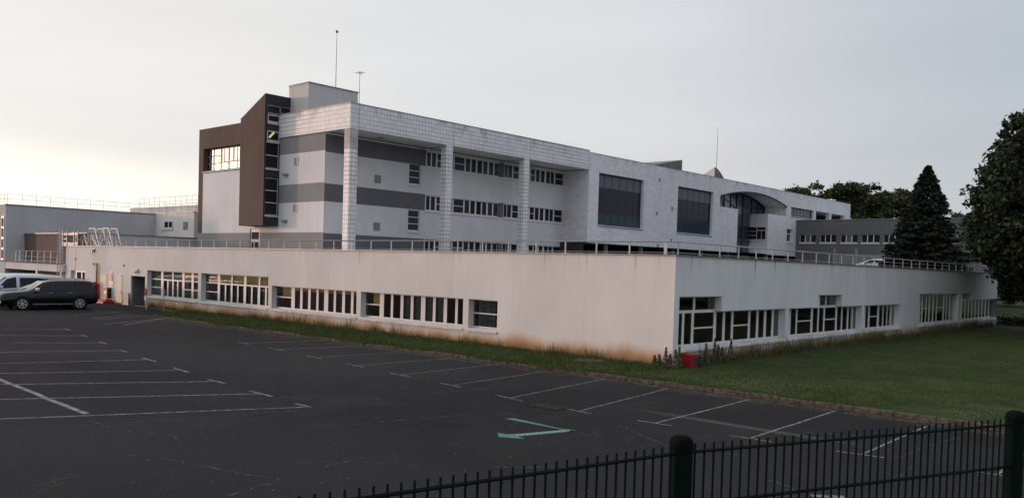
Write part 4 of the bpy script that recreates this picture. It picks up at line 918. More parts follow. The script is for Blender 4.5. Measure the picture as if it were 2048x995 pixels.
w = MB(); w.box(XF + .02, XG1 + .05, YG - .06, YG + .3, 10.48, 10.58); w.box(XF + .02, XG1, YG + .31, 125, 10.3, 10.45); w.build('roof', MCO, gb)
for px in (268, 395): w = MB(); uu = FY.u(z6(px), 460); w.box(uu - .18, uu + .18, YG - .12, YG, 3.7, 6.95); w.build('pilaster', MGREY, gb)
fe_ = empty('slatted_fence', (-38, 104, 3.76), 'pale vertical slat fence at the foot of the dark grey block', 'fence'); g = MB()
x = -40.8
while x < -30.5: g.box(x, x + .07, 104, 104.03, 3.9, 6.15); x += .2
g.build('slats', mat('slat_grey', (.36, .35, .34), .7), fe_); g = MB(); g.box(-40.9, -30.4, 104.04, 104.1, 5.9, 6.0); g.box(-40.9, -30.4, 104.04, 104.1, 4.1, 4.2); g.build('rail', MGREY, fe_)
# ================================================================== VEHICLES (built nose towards +x)
def car(name, loc, rz, label, st, axles, wr, paint_m, glassq, hw_, kind, group=None):
    t = empty(name, (0, 0, 0), label, 'car' if kind != 'van' else 'van', group)
    b = MB(); rings = []
    for (x, zl, zb_, zt, w0, w1, w2_) in st:
        half = [(0, zl), (w0 * .8, zl), (w0, zl + .12), (w0, (zl + zb_) * .5 + .05), (w1, zb_), (w2_, zt), (w2_ * .8, zt + .045), (0, zt + .07)]
        ring = [(x, y, z) for y, z in half] + [(x, -y, z) for y, z in half[-2:0:-1]]; rings.append(ring)
    n = len(rings[0]); k0 = 0
    for r in rings: b.v += r
    for i in range(len(rings) - 1):
        for j in range(n): b.f.append((i * n + j, i * n + (j + 1) % n, (i + 1) * n + (j + 1) % n, (i + 1) * n + j)); b.mi.append(0)
    b.f.append(tuple(range(n))); b.mi.append(0); b.f.append(tuple((len(rings) - 1) * n + j for j in range(n))); b.mi.append(0)
    o = b.build('body', paint_m, t, smooth=True); s_ = o.modifiers.new('s', 'SUBSURF'); s_.levels = 1; s_.render_levels = 2
    import bisect
    def samp(x):
        xs = [s[0] for s in st]
        for i in range(len(st) - 1):
            if min(xs[i], xs[i + 1]) <= x <= max(xs[i], xs[i + 1]):
                f = (x - xs[i]) / (xs[i + 1] - xs[i] + 1e-9); return [a + (b_ - a) * f for a, b_ in zip(st[i], st[i + 1])]
        return st[0]
    def sp(x, v, sgn, off=.02):
        s = samp(x); y = s[5] + (s[6] - s[5]) * v; return (x, sgn * (y + off), s[2] + (s[3] - s[2]) * v)
    for sg_ in (1, -1):
        for q in glassq['side']:
            g = MB(); g.face([sp(x, v, sg_) for x, v in q]); g.build('side_window', MCG, t)
        for (x0, x1, zz) in glassq.get('handles', []): g = MB(); s = samp(x0); g.box(x0, x1, sg_ * (s[5] + .0), sg_ * (s[5] + .05), zz, zz + .04); g.build('door_handle', MCHR, t)
        g = MB(); x, zz = glassq['mirror']; s = samp(x); g.box(x - .1, x + .1, sg_ * (s[5] + .02), sg_ * (s[5] + .26), zz, zz + .2); g.build('mirror', MCHR if kind == 'suv' else paint_m, t, bevel=.04)
        g = MB(); g.bar((glassq['hl'][0], sg_ * (glassq['hl'][1]), glassq['hl'][2]), (glassq['hl'][0] - .30, sg_ * (glassq['hl'][1] + .17), glassq['hl'][2] + .04), .08, .22); g.build('headlight', MLAMP, t, bevel=.02)
        g = MB(); xr = st[-1][0]; g.box(xr - .02, xr + .12, sg_ * (st[-2][5] - .16), sg_ * (st[-2][5] + .012), glassq['tl'][0], glassq['tl'][1]); g.build('tail_light', MRLENS, t, bevel=.02)
    x0, x1, za, zb2, wa, wb = glassq['ws']; g = MB(); g.face([(x0 + .025, -wa, za + .02), (x0 + .025, wa, za + .02), (x1 + .03, wb, zb2 + .05), (x1 + .03, -wb, zb2 + .05)]); g.build('windscreen', MWSH, t)
    for ax in axles:
        for sg_ in (1, -1):
            a = MB(); a.tube([(ax, sg_ * (hw_ - .3), wr), (ax, sg_ * (hw_ + .006), wr)], wr * 1.17, 20); a.build('wheel_arch', MTY, t)
            wh = MB(); wh.tube([(ax, sg_ * (hw_ - .25), wr), (ax, sg_ * (hw_ - .2), wr), (ax, sg_ * (hw_ + .01), wr), (ax, sg_ * (hw_ + .03), wr)], [wr * .93, wr, wr, wr * .9], 24); wo_ = wh.build('wheel', MTY, t, smooth=False)
            rm = MB(); yy = sg_ * (hw_ + .04)
            n5 = 6
            for k in range(n5):
                an = 2 * math.pi * k / n5 + .3; rm.bar((ax, yy, wr), (ax + wr * .62 * math.cos(an), yy, wr + wr * .62 * math.sin(an)), .07, .03, up=Vector((0, 1, 0)))
            for k in range(24):
                a0, a1 = 2 * math.pi * k / 24, 2 * math.pi * (k + 1) / 24; rm.bar((ax + wr * .64 * math.cos(a0), yy, wr + wr * .64 * math.sin(a0)), (ax + wr * .64 * math.cos(a1), yy, wr + wr * .64 * math.sin(a1)), .045, .03, up=Vector((0, 1, 0)))
            rm.tube([(ax, yy - .01 * sg_, wr), (ax, yy + .03 * sg_, wr)], .07, 10); rm.build('rim', MRIM, wo_)
    xf_ = st[0][0]; g = MB()
    for k in range(3): g.box(xf_ - .02, xf_ + .035, -.52, .52, .62 + k * .09, .66 + k * .09)
    g.build('grille', MCHR if kind == 'suv' else MDK, t)
    g = MB(); g.box(xf_ - .05, xf_ + .07, -hw_ * .86, hw_ * .86, .36, .52); g.build('bumper', MCHR if kind == 'suv' else MGREY, t, bevel=.04)
    g = MB(); g.box(xf_ + .07, xf_ + .08, -.26, .26, .38, .49); g.build('number_plate', MSIGNW, t)
    if kind == 'suv':
        for sg_ in (1, -1): g = MB(); g.bar((.3, sg_ * .72, 1.86), (-2.1, sg_ * .72, 1.86), .04); g.build('roof_rail', MCHR, t); g = MB(); g.bar((1.2, sg_ * (hw_ + .02), .36), (-1.0, sg_ * (hw_ + .02), .36), .12, .04); g.build('side_step', MGREY, t)
    t.location = loc; t.rotation_euler = (0, 0, rz)
    return t
suv = [(2.85, .34, .78, .82, .84, .78, .70), (2.76, .30, .93, .99, .96, .90, .80), (2.3, .28, 1.0, 1.06, 1.0, .97, .86), (1.6, .28, 1.05, 1.11, 1.0, .98, .88), (1.2, .28, 1.08, 1.18, 1.0, .98, .84), (.85, .28, 1.09, 1.42, 1.0, .98, .78), (.45, .28, 1.10, 1.66, 1.0, .98, .75), (.1, .28, 1.10, 1.73, 1.0, .98, .75), (-1.0, .28, 1.11, 1.76, 1.0, .98, .76), (-1.9, .28, 1.12, 1.75, 1.0, .97, .77), (-2.38, .30, 1.11, 1.69, .99, .95, .76), (-2.5, .40, 1.0, 1.3, .97, .92, .82), (-2.56, .48, .88, 1.0, .92, .88, .76)]
a_ = on(2, -.0, 53.5, 620.5); 
heading = math.atan2(-1, -.06)
def place(ax_px, ax_py, ax_x, rz): p = on(2, 0, ax_px, ax_py); return Vector((p.x - math.cos(rz) * ax_x + math.sin(rz) * -1.0 * -1 * 0, p.y - math.sin(rz) * ax_x, 0))
# left (camera-side) flank is +y of the local frame when the nose points left
H = Vector((math.cos(heading), math.sin(heading), 0)); side = Vector((-H.y, H.x, 0))
base = Vector((a_.x - .20, a_.y - .18, 0)) - H * 1.75 - side * 1.0
SUVQ = {'side': [[(.92, .10), (.62, .66), (.42, .88), (.06, .88), (.06, .08)], [(-.04, .08), (-.04, .90), (-.98, .90), (-.98, .08)], [(-1.1, .08), (-1.1, .9), (-2.05, .88), (-2.25, .45), (-2.2, .12)]], 'handles': [(.12, .32, 1.02), (-.95, -.75, 1.02)], 'mirror': (.98, 1.12), 'hl': (2.78, .62, .86), 'tl': (.95, 1.6), 'ws': (1.20, .45, 1.20, 1.66, .80, .70)}
car('parked_car', base, heading, 'large black four wheel drive estate parked nose left in front of the cream wall', suv, (1.75, -1.42), .39, MBLACK, SUVQ, 1.0, 'suv', 'vehicles parked at the left')
van = [(2.4, .36, .80, .84, .78, .70, .62), (2.3, .30, .94, 1.0, .90, .84, .72), (2.0, .28, 1.03, 1.10, .95, .9, .78), (1.75, .28, 1.06, 1.16, .95, .92, .80), (1.3, .28, 1.1, 1.55, .95, .92, .76), (.85, .28, 1.12, 1.86, .95, .92, .74), (.5, .28, 1.12, 1.93, .95, .92, .74), (-1.0, .28, 1.13, 1.95, .95, .93, .76), (-2.2, .28, 1.13, 1.92, .95, .93, .76), (-2.45, .32, 1.1, 1.82, .93, .9, .74), (-2.5, .45, .9, 1.5, .88, .85, .72)]
VQ = {'side': [[(1.5, .08), (.92, .86), (.4, .88), (.4, .06)], [(.2, .1), (.2, .84), (-2.15, .84), (-2.15, .1)]], 'handles': [(.5, .7, .98)], 'mirror': (1.3, 1.1), 'hl': (2.28, .58, .86), 'tl': (1.0, 1.6), 'ws': (1.72, .9, 1.18, 1.88, .76, .68)}
def pv(px, roofy, hgt, xr, off):      # rear end seen at px, roof line at roofy
    d = ray(px, roofy); s = (hgt - 3.45) / d.z; p = EYE + d * s; return Vector((p.x, p.y, 0)) + H * off
v1 = Vector((-59.5, 19.5, 0))
car('parked_van', v1 + side * -.9, heading, 'pale blue silver van with side windows parked behind the black car', van, (1.55, -1.45), .33, MSILV, VQ, .95, 'van', 'vehicles parked at the left')
v2 = v1 + Vector((-2.75, .1, 0))
car('parked_van', v2 + side * -.9 , heading, 'white van at the left edge, farthest in the row of vehicles', van, (1.55, -1.45), .33, MWHV, {**VQ, 'side': VQ['side'][:1]}, .95, 'van', 'vehicles parked at the left')
small = [(1.95, .36, .62, .66, .74, .68, .6), (1.85, .28, .78, .82, .84, .78, .66), (1.4, .26, .88, .92, .86, .84, .72), (1.0, .26, .92, 1.0, .86, .84, .74), (.5, .26, .93, 1.28, .86, .84, .66), (.1, .26, .94, 1.42, .86, .84, .6), (-.8, .26, .95, 1.44, .86, .83, .6), (-1.5, .26, .95, 1.36, .85, .82, .58), (-1.85, .3, .9, 1.05, .82, .78, .6), (-1.95, .4, .8, .9, .78, .72, .6)]
SQ = {'side': [[(.75, .1), (.12, .85), (-.3, .88), (-.3, .08)], [(-.38, .08), (-.38, .88), (-1.3, .8), (-1.45, .1)]], 'handles': [(-.2, 0, .86)], 'mirror': (.6, .92), 'hl': (1.84, .55, .70), 'tl': (.7, .95), 'ws': (.98, .12, 1.0, 1.4, .7, .58)}
car('parked_car', Vector((-58.05, 19.7, 0)), heading, 'low pale grey hatchback squeezed between the black car and the silver van', small, (1.25, -1.2), .3, MSILV, SQ, .86, 'car', 'vehicles parked at the left')
# white car on the upper courtyard
car('parked_car', (-33.6, 97.5, 4.05), R(172), 'white car roof just showing above the side wall railing', [(x, a, b, c * .97, d, e, f) for x, a, b, c, d, e, f in small], (1.25, -1.2), .3, MWHV, SQ, .86, 'car')
# ================================================================== ARROW, DRAIN, COVER
ga = MB()
def az(x, y): q = on(2, 0, 980 + x / 10.78, 825 + y / 10.78); return (q.x, q.y, .0055)
ga.face([az(310, 122), az(520, 118), az(1560, 345), az(1890, 378), az(1700, 400), az(1520, 355)])
ga.face([az(1700, 400.5), az(1890, 379), az(1530, 372), az(860, 430), az(600, 455), az(590, 515), az(830, 490), az(1640, 415)])
ga.face([az(160, 430), az(370, 465), az(600, 452), az(590, 515), az(770, 560), az(560, 550), az(190, 520)])
arrow = tag(ga.build('painted_arrow', MTEAL, None), 'green folded arrow painted on the asphalt with white lettering along one arm', 'arrow')
pa_, pb_ = Vector(az(1600, 392)), Vector(az(690, 472)); md = (pa_ + pb_) / 2; dr = (pa_ - pb_); ang = math.atan2(dr.y, dr.x)
letters('CONSULTATION', .17, arrow, mat('pale_letters', (.42, .48, .46), .9), (md.x, md.y, .0105), (0, 0, ang + math.pi), ext=.0005)
dg = empty('drain_grate', (-13.3, 16.3, 0), 'slotted iron drain cover sunk in the asphalt near the arrow', 'drain'); g = MB(); g.box(-13.75, -12.85, 15.98, 16.56, .001, .012); g.build('frame', mat('iron', (.016, .013, .011), .9, .4, 9, spec=.1), dg)
g = MB()
for k in range(8): g.box(-13.7 + k * .11, -13.64 + k * .11, 16.02, 16.52, .0121, .02)
g.build('bars', mat('rusty_iron', (.045, .036, .027), .9, .4, 9, spec=.1), dg)
g = MB(); g.tube([(-18.3, 24.6, .1), (-18.3, 24.6, .17)], .55, 18); tag(g.build('manhole_cover', MCONC, None), 'round concrete cover in the grass strip close to the cream wall', 'manhole cover')
# ================================================================== FOREGROUND FENCE
P1 = on(0, 0, 1, 1) if 0 else None
def atdepth(px, py, d): r = ray(px, py); c = M3.transposed() @ r; return EYE + r * (d / -c.z)
p1 = atdepth(1363, 880, 3.2); p2 = atdepth(2031, 835, 4.06); p1.z = p2.z = 0; fd = (p2 - p1).normalized(); fn_ = Vector((fd.y, -fd.x, 0))
ztop = 3.45 - .68
fence = empty('wire_fence', (p1.x, p1.y, 1.75), 'dark green welded wire fence with capped posts in the foreground', 'fence')
def panel(a, b, n0=0):
    g = MB(); L_ = (b - a).length; d = (b - a).normalized()
    nb = int(round(L_ / .0448)); 
    for k in range(nb):
        p = a + d * (.02 + k * L_ / nb); g.tube([(p.x, p.y, 1.74), (p.x, p.y, ztop + .032)], .0046, 6)
    for z_ in (ztop, ztop - .2, ztop - .4, ztop - .6, ztop - .8, ztop - .99):
        for s_ in (-1, 1): g.tube([a + fn_ * .0075 * s_ + Vector((0, 0, z_)), b + fn_ * .0075 * s_ + Vector((0, 0, z_))], .0046, 6)
    g.build('wire_panel', MGREEN, fence, smooth=True)
p0 = atdepth(726, 994, 2.457); p0.z = 0; ld_ = (p0 - p1).normalized()
panel(p1 + fd * .045, p2 - fd * .04); panel(p1 + ld_ * 2.5, p1 + ld_ * .03); panel(p2 + fd * .04, p2 + fd * 2.5)
for p in (p1, p2):
    g = MB(); hw2 = .040; zt2 = ztop + .045
    ring = []
    for k in range(16):
        an = 2 * math.pi * k / 16; cx_ = math.copysign(abs(math.cos(an)) ** .6, math.cos(an)) * hw2; sy_ = math.copysign(abs(math.sin(an)) ** .6, math.sin(an)) * hw2 * .9; ring.append(p + fd * cx_ + fn_ * sy_)
    for k in range(16): a, b = ring[k], ring[(k + 1) % 16]; g.face([(a.x, a.y, 1.74), (b.x, b.y, 1.74), (b.x, b.y, zt2 - .02), (a.x, a.y, zt2 - .02)])
    po = g.build('post', MGREEN, fence, smooth=True)
    g = MB(); rr = [[p + (q - p) * f for q in ring] for f in (1.04, 1.04, .9, .55, .05)]; zz = (zt2 - .035, zt2 - .008, zt2 + .010, zt2 + .020, zt2 + .023)
    for i in range(4):
        for k in range(16): g.face([(*rr[i][k].xy, zz[i]), (*rr[i][(k + 1) % 16].xy, zz[i]), (*rr[i + 1][(k + 1) % 16].xy, zz[i + 1]), (*rr[i + 1][k].xy, zz[i + 1])])
    g.build('cap', mat('post_cap', (.004, .005, .0055), .8, spec=.03), po, smooth=True)
# raised pavement and retaining wall under the fence
g = MB(); A_ = p1 - fd * 14 + fn_ * .12 * -1; B_ = p1 + fd * 14 - fn_ * .12
g.hexa([(A_.x, A_.y, -.2), (B_.x, B_.y, -.2), (B_.x + fn_.x * .3, B_.y + fn_.y * .3, -.2), (A_.x + fn_.x * .3, A_.y + fn_.y * .3, -.2), (A_.x, A_.y, 1.74), (B_.x, B_.y, 1.74), (B_.x + fn_.x * .3, B_.y + fn_.y * .3, 1.74), (A_.x + fn_.x * .3, A_.y + fn_.y * .3, 1.74)])
tag(g.build('retaining_wall', MCONC, None), 'low concrete retaining wall carrying the green fence', 'wall')
A2, B2 = A_ + fn_ * .301, B_ + fn_ * .301; g = MB(); g.hexa([(A2.x, A2.y, -.2), (B2.x, B2.y, -.2), (B2.x + fn_.x * 6, B2.y + fn_.y * 6, -.2), (A2.x + fn_.x * 6, A2.y + fn_.y * 6, -.2), (A2.x, A2.y, 1.735), (B2.x, B2.y, 1.735), (B2.x + fn_.x * 6, B2.y + fn_.y * 6, 1.735), (A2.x + fn_.x * 6, A2.y + fn_.y * 6, 1.735)]); tag(g.build('pavement', MASPH, None), kind='structure')
# ================================================================== VEGETATION
import numpy as np
def leafmesh(name, pts, size, m, parent, seed=0, aspect=1.6, flat=0.0, dirs=None):
    rng = np.random.default_rng(seed); n = len(pts); og = origin(parent)
    a = rng.normal(size=(n, 3)); 
    if dirs is not None: a = dirs + a * .35
    a /= np.linalg.norm(a, axis=1)[:, None]; b = rng.normal(size=(n, 3)); 
    if flat: b[:, 2] *= (1 - flat)
    b -= a * (a * b).sum(1)[:, None]; b /= np.linalg.norm(b, axis=1)[:, None]
    s = (size * rng.uniform(.6, 1.3, n))[:, None]
    P = pts - np.array(og)
    v = np.stack([P - a * s * aspect * .5, P + b * s * .5, P + a * s * aspect * .5, P - b * s * .5], 1).reshape(-1, 3)
    me = bpy.data.meshes.new(name); me.vertices.add(4 * n); me.vertices.foreach_set('co', v.ravel()); me.loops.add(4 * n); me.loops.foreach_set('vertex_index', np.arange(4 * n)); me.polygons.add(n); me.polygons.foreach_set('loop_start', np.arange(0, 4 * n, 4)); me.polygons.foreach_set('loop_total', np.full(n, 4)); me.materials.append(m); me.update(calc_edges=True)
    o = bpy.data.objects.new(name, me); COL.objects.link(o); o.parent = parent; return o
def limbs(base, top, spread, r, rng, n=7, parent=None, crown0=.35):
    g = MB(); b = Vector(base); t = Vector(top); h = (t - b).length; mid = b + (t - b) * .5 + Vector((rng.uniform(-.3, .3), rng.uniform(-.3, .3), 0))
    g.tube([b, b + (mid - b) * .15, mid, t - (t - b) * .1], [r * 1.3, r, r * .65, r * .15], 9)
    for k in range(n):
        f = crown0 + (.9 - crown0) * k / n; s = b + (t - b) * f; an = k * 2.4 + rng.uniform(-.4, .4); l = spread * rng.uniform(.55, .9) * (1.1 - f * .5)
        e = s + Vector((math.cos(an) * l, math.sin(an) * l, l * rng.uniform(.3, .8))); m1 = s + (e - s) * .5 + Vector((0, 0, -.1 * l)); g.tube([s, m1, e], [r * .38, r * .25, r * .06], 6)
        for q in range(3): e2 = m1 + Vector((rng.uniform(-1, 1), rng.uniform(-1, 1), rng.uniform(.2, 1))) * l * .45; g.tube([m1, e2], [r * .16, r * .03], 5)
    g.build('trunk', MBARK, parent, smooth=True)
def broadleaf(name, base, blobs, nclump, per, size, m, label, csig, trunk_r, seed, group=None, trunk_top=None, spread=3):
    t = empty(name, base, label, 'tree', group); rng = np.random.default_rng(seed); r2 = random.Random(seed)
    tot = sum(b[3] ** 2 for b in blobs); C = []
    for (x, y, z, r, sz) in blobs:
        n = int(nclump * r * r / tot); d = rng.normal(size=(n, 3)); d /= np.linalg.norm(d, axis=1)[:, None]; rad = r * rng.uniform(.35, 1, n) ** .45
        c = d * rad[:, None]; c[:, 2] *= sz; C.append(c + np.array([x, y, z]))
    C = np.concatenate(C); n = len(C)
    pts = np.repeat(C, per, 0) + rng.normal(size=(n * per, 3)) * np.repeat(rng.uniform(.5, 1.2, n) * csig, per)[:, None] * np.array([1, 1, .6])
    leafmesh('crown', pts, size, m, t, seed)
    limbs(base, trunk_top or (base[0], base[1], max(b[2] for b in blobs)), spread, trunk_r, r2, 9, t)
    return t
# big chestnut at the right edge
cb_ = Vector((-9.8, 64.5, 0))
broadleaf('chestnut_tree', (cb_.x, cb_.y, .05), [(cb_.x, cb_.y, 8.0, 6.1, .95), (cb_.x + .1, cb_.y, 10.6, 5.3, .9), (cb_.x + 2.4, cb_.y, 13.2, 3.6, .85), (cb_.x + .5, cb_.y - 1, 5.9, 4.9, .5), (cb_.x - 1.8, cb_.y - 1.5, 6.4, 4.0, .7)], 2300, 80, .23, MLEAF, 'huge dark broadleaf tree hanging over the far end of the side wall', .34, .35, 5, spread=5)
# conifer
def conifer(base, h, rmax, label, seed):
    t = empty('conifer_tree', base, label, 'tree'); rng = np.random.default_rng(seed); P = []; D = []
    b = np.array(base); 
    for k in range(1150):
        f = (rng.uniform(0, 1) ** 1.35); z = f * h; rr = rmax * (1 - f) ** .8 * rng.uniform(.74, 1.16) + .12
        if f > .72: rr = max(rr, .55 * (1 - (f - .72) / .3) + .2)
        an = rng.uniform(0, 2 * math.pi); n = int(24 + 34 * rr); s = rng.uniform(.25, 1, n) ** .6 * rr
        side_ = rng.normal(size=n) * .11 * (1.25 - s / rr) * max(rr * .6, .5) * 1.6
        x = np.cos(an) * s - np.sin(an) * side_; y = np.sin(an) * s + np.cos(an) * side_; zz = z - .28 * s / rmax * 2.0 + .10 * (s / rr) ** 2 * rr * .5 + rng.normal(size=n) * .05
        P.append(np.stack([x, y, zz], 1) + b); D.append(np.tile([math.cos(an), math.sin(an), -.25], (n, 1)))
    leafmesh('crown', np.concatenate(P), .13, MNEED, t, seed, aspect=2.4, dirs=np.concatenate(D))
    g = MB(); g.tube([base, (base[0], base[1], base[2] + h * .95)], [.25, .03], 8); g.build('trunk', MBARK, t)
conifer((-24.95, 85.55, 3.7), 10.25, 3.85, 'tall dark pointed conifer standing before the grey block', 4)
FT_ = 'trees beyond the buildings'
def far(px, py, w_px, h_px, depth, m, label, seed, n=500, per=34, csig=.6, lobes=6, size=.4, sz=.75):
    c = atdepth(px, py, depth); k = depth / FPX; rw, rh = w_px * k / 2, h_px * k / 2; rng = random.Random(seed); blobs = []
    rt_ = M3 @ Vector((1, 0, 0))
    for i in range(lobes * 5):
        f = rng.uniform(-1, 1); r = rh * rng.uniform(.13, .30); zz = rng.uniform(-1.1, 1) ; lim = math.sqrt(max(.02, 1 - (f * .92) ** 2))
        p = c + rt_ * (f * (rw - r)); blobs.append((p.x + rng.uniform(-2, 2), p.y + rng.uniform(-2, 2), c.z + (rh - r) * min(zz, 1) * lim, r, .75))
    blobs.append((c.x, c.y, c.z - rh * .1, min(rh, rw) * .55, .8))
    broadleaf('broadleaf_tree', (c.x, c.y, 3.0), blobs, n, per, size, m, label, csig, .45, seed, FT_, (c.x, c.y, c.z + rh * .7), rw * .8)
far(1602, 388, 50, 46, 150, MFAR, 'small round tree top showing alone above the tiled parapet', 21, 110, 34, .45, 3)
far(1706, 404, 122, 92, 150, MFAR, 'broad tree behind the grey block, the larger of the adjoining pair', 22, 560, 34, .55, 8)
far(1784, 408, 58, 72, 158, MFAR, 'narrower tree behind the grey block between the broad tree and the conifer', 23, 240, 34, .55, 4)
far(1830, 420, 70, 60, 165, MFAR, 'olive tree mostly hidden behind the conifer', 27, 200, 34, .55, 4)
far(1918, 446, 50, 44, 150, MFAR2, 'pale green tree glimpsed between the conifer and the huge tree', 24, 160, 34, .5, 3)
# distant treeline to the right and behind the camera's right side (seen at the frame edge and mirrored in the panes)
hd = MB()
rng = random.Random(5); hp = [(-15.2 + k * .9, 72.6 + .15 * math.sin(k)) for k in range(30)]
hdge = empty('hedge', (-8, 73, 0), 'low dark hedge across the lawn beyond the end of the side wall', 'hedge')
P = []; r_ = np.random.default_rng(8)
for x, y in hp: P.append(np.array([x, y, .38]) + r_.normal(size=(420, 3)) * np.array([.5, .45, .2]))
leafmesh('foliage', np.concatenate(P), .12, MLEAF, hdge, 8); 
tq = atdepth(2025, 560, 128); broadleaf('broadleaf_tree', (tq.x, tq.y, 0), [(tq.x, tq.y, 6, 6, .9), (tq.x + 7, tq.y, 8, 7, .9), (tq.x - 5, tq.y + 2, 5.5, 5, .8)], 700, 40, .4, MFAR, 'dark tree at the right edge behind the huge tree', .8, .45, 31, FT_)
for k_, (x_, y_, h_) in enumerate(((-5.4, 56, 15), (-1.8, 67, 17))):
    broadleaf('chestnut_tree', (x_, y_, .1), [(x_ + .6, y_, h_ * .5, 4.6, 1.1), (x_ + 1, y_, h_ * .85, 4.2, .95), (x_ + .6, y_ - 1, 4.0, 4.4, .6)], 800, 44, .42, MLEAF, ('dark tree on the lawn just outside the right edge, the nearer one', 'dark tree on the lawn just outside the right edge, the farther one')[k_], .5, .3, 50 + k_, None, spread=4)
# grass and weeds
def blades(name, spots, m, parent=None):
    n = len(spots); v = np.zeros((n, 3, 3)); r = np.random.default_rng(2)
    S = np.array(spots); h = S[:, 3]; wv = S[:, 4]; an = r.uniform(0, 6.28, n); lean = r.normal(size=(n, 2)) * h[:, None] * .28
    v[:, 0] = S[:, :3]; v[:, 0, 0] -= np.cos(an) * wv; v[:, 0, 1] -= np.sin(an) * wv; v[:, 1] = S[:, :3]; v[:, 1, 0] += np.cos(an) * wv; v[:, 1, 1] += np.sin(an) * wv
    v[:, 2] = S[:, :3]; v[:, 2, 2] += h; v[:, 2, :2] += lean
    me = bpy.data.meshes.new(name); me.vertices.add(3 * n); me.vertices.foreach_set('co', v.ravel()); me.loops.add(3 * n); me.loops.foreach_set('vertex_index', np.arange(3 * n)); me.polygons.add(n); me.polygons.foreach_set('loop_start', np.arange(0, 3 * n, 3)); me.polygons.foreach_set('loop_total', np.full(n, 3)); me.materials.append(m); me.update(calc_edges=True)
    o = bpy.data.objects.new(name, me); COL.objects.link(o); o['kind'] = 'stuff'; return o
rng = random.Random(12); S = []
for k in range(52000):                # strip along the wall, creeping over the kerb
    x = rng.uniform(-50, -15.6); y = rng.uniform(YK + .12, YA - .02) if rng.random() > .12 else YK + .1 - abs(rng.gauss(0, .07)) * (1 + math.sin(x * 1.7) + math.sin(x * .6))
    if x < -46.5 and y < 22.1 + (-46.5 - x) * .9: continue
    S.append((x, y, .10, rng.uniform(.05, .14) * (1 + 1.2 * (rng.random() < .04)), .012))
for k in range(90000):
    y = YK + .06 + (rng.random() ** 1.7) * 34; x = rng.uniform(-15.6, 12) 
    if x > -15.6 + (y - 20) * .75 + 6: continue
    S.append((x, y, hz(x, y) - .01, rng.uniform(.03, .09) * (1 + .6 * (math.sin(x * .9) * math.sin(y * .7 + 1) > .2)), .010))
blades('grass', S, MBLADE)
S = []
def clumps(n, f):
    for _ in range(n):
        x, y, hh = f(); den = rng.randint(10, 26); sp_ = rng.uniform(.08, .3)
        for k in range(den): S.append((x + rng.gauss(0, sp_), y + rng.gauss(0, .07), .10, hh * rng.uniform(.4, 1.1), rng.uniform(.006, .014)))
clumps(95, lambda: (rng.uniform(-45, -30), YA - .15 - abs(rng.gauss(0, .1)), rng.choice((.2, .3, .5, .75))))
clumps(90, lambda: (rng.uniform(-30, -16), YA - .15 - abs(rng.gauss(0, .1)), rng.choice((.15, .2, .3, .5))))
clumps(60, lambda: (rng.uniform(-55, -45), YA - .2, rng.choice((.12, .2, .35))))
for _ in range(420):
    y = 27.5 + rng.random() ** 1.1 * 42; x = XB + .12 + abs(rng.gauss(0, .12)); hh = rng.choice((.2, .3, .4, .6, .85))
    for k in range(24): S.append((x + rng.gauss(0, .07), y + rng.gauss(0, .16), .10, hh * rng.uniform(.4, 1.1), rng.uniform(.007, .015)))
blades('weeds', S, MWEED)
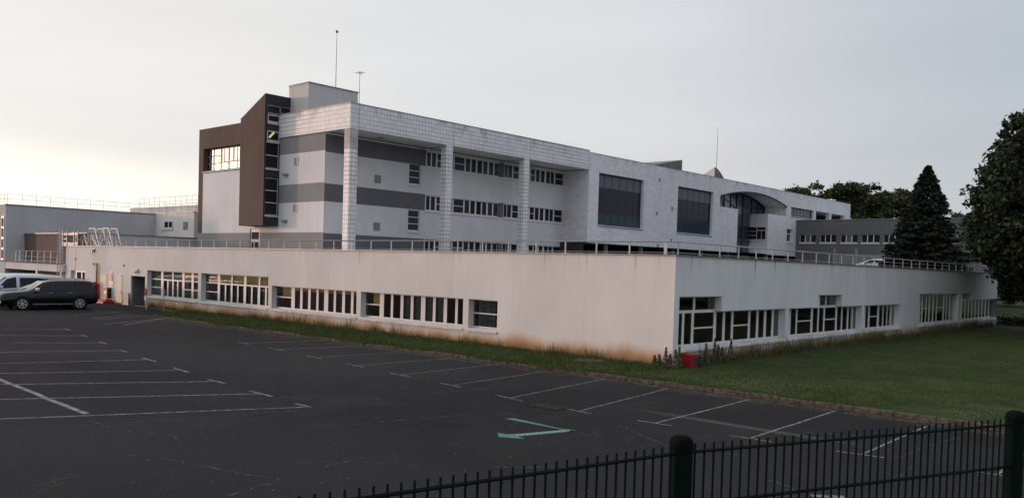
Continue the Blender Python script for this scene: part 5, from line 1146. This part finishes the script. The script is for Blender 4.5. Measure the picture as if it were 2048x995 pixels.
# pale clover and seed heads scattered in patches
v = MB(); rng = random.Random(33)
for k in range(9000):
    if rng.random() < .5: x = rng.uniform(-22, 4); y = 22.3 + abs(rng.gauss(0, 1.1))
    else: y = 23 + rng.random() * 30; x = rng.uniform(-15, 8)
    if x < XB and y > YA - .1: continue
    pat = math.sin(x * .8 + 1.3) * math.sin(y * .6 + x * .3) + .5 * math.sin(x * 2.1) * math.sin(y * 1.7)
    if pat < .12 + rng.gauss(0, .3): continue
    z0_ = hz(x, y) + rng.uniform(.05, .11) if x > XB or y < 22.2 else .1 + rng.uniform(.05, .1); r0 = rng.uniform(.005, .0125); a = rng.uniform(0, 3)
    v.face([(x + r0 * math.cos(a), y + r0 * math.sin(a), z0_), (x - r0 * math.cos(a), y - r0 * math.sin(a), z0_), (x, y, z0_ + r0 * 2.2)])
tag(v.build('clover_flowers', MCLOV), kind='stuff')
# tall flower spikes by the corner
def spike(px, h, label, yb_=None):
    x, y = px; t = empty('flower_spike', (x, y, .1), label, 'weed', 'tall seeding weeds by the red box'); r = np.random.default_rng(int(abs(x * 100 + y * 10)))
    g = MB(); g.tube([(x, y, .1), (x + .01, y, .1 + h)], [.008, .003], 5); g.build('stem', MWEED, t)
    n = 190; f = r.uniform(0, 1, n); an = r.uniform(0, 6.28, n); rad = (.015 + .13 * (1 - f) ** 1.1) * r.uniform(.4, 1, n)
    P = np.stack([x + np.cos(an) * rad, y + np.sin(an) * rad, .12 + f * h], 1); leafmesh('leaves', P, .05, MWEEDL, t, 3, 1.7)
MWEEDL = mat('weed_leaves', (.06, .08, .04), .9, col2=(.13, .11, .09), vscale=12)
zd = lambda x: 1300 + x / 9.95
for i, (xx, yy, h, lb) in enumerate(((90, 25.62, .35, 'short bushy weed at the foot of the cream wall'), (180, 25.6, .42, 'short weed left of the corner, second from the left'), (310, 25.6, .68, 'tallest flower spike left of the building corner'), (395, 25.6, .45, 'thin spike just left of the building corner'))):
    q = on(1, yy, zd(xx), 730); spike((q.x, yy), h, lb)
for i, (xx, h, lb) in enumerate(((500, .62, 'flower spike between the corner and the red box'), (575, .74, 'tall spike touching the left side of the red box'), (980, .36, 'low leafy weed touching the right side of the red box'), (1105, .75, 'single slim spike right of the red box'), (1275, .92, 'tallest spike right of the red box'), (1345, .68, 'spike leaning beside the tallest one right of the red box'), (1420, .55, 'last small spike before the long grass'), (1597, .85, 'thin dark stalk standing in the long grass by the side wall'))):
    X_ = -15.3 if xx > 700 else -15.35; q = on(0, X_, zd(xx), 735); spike((X_, q.y), h, lb)
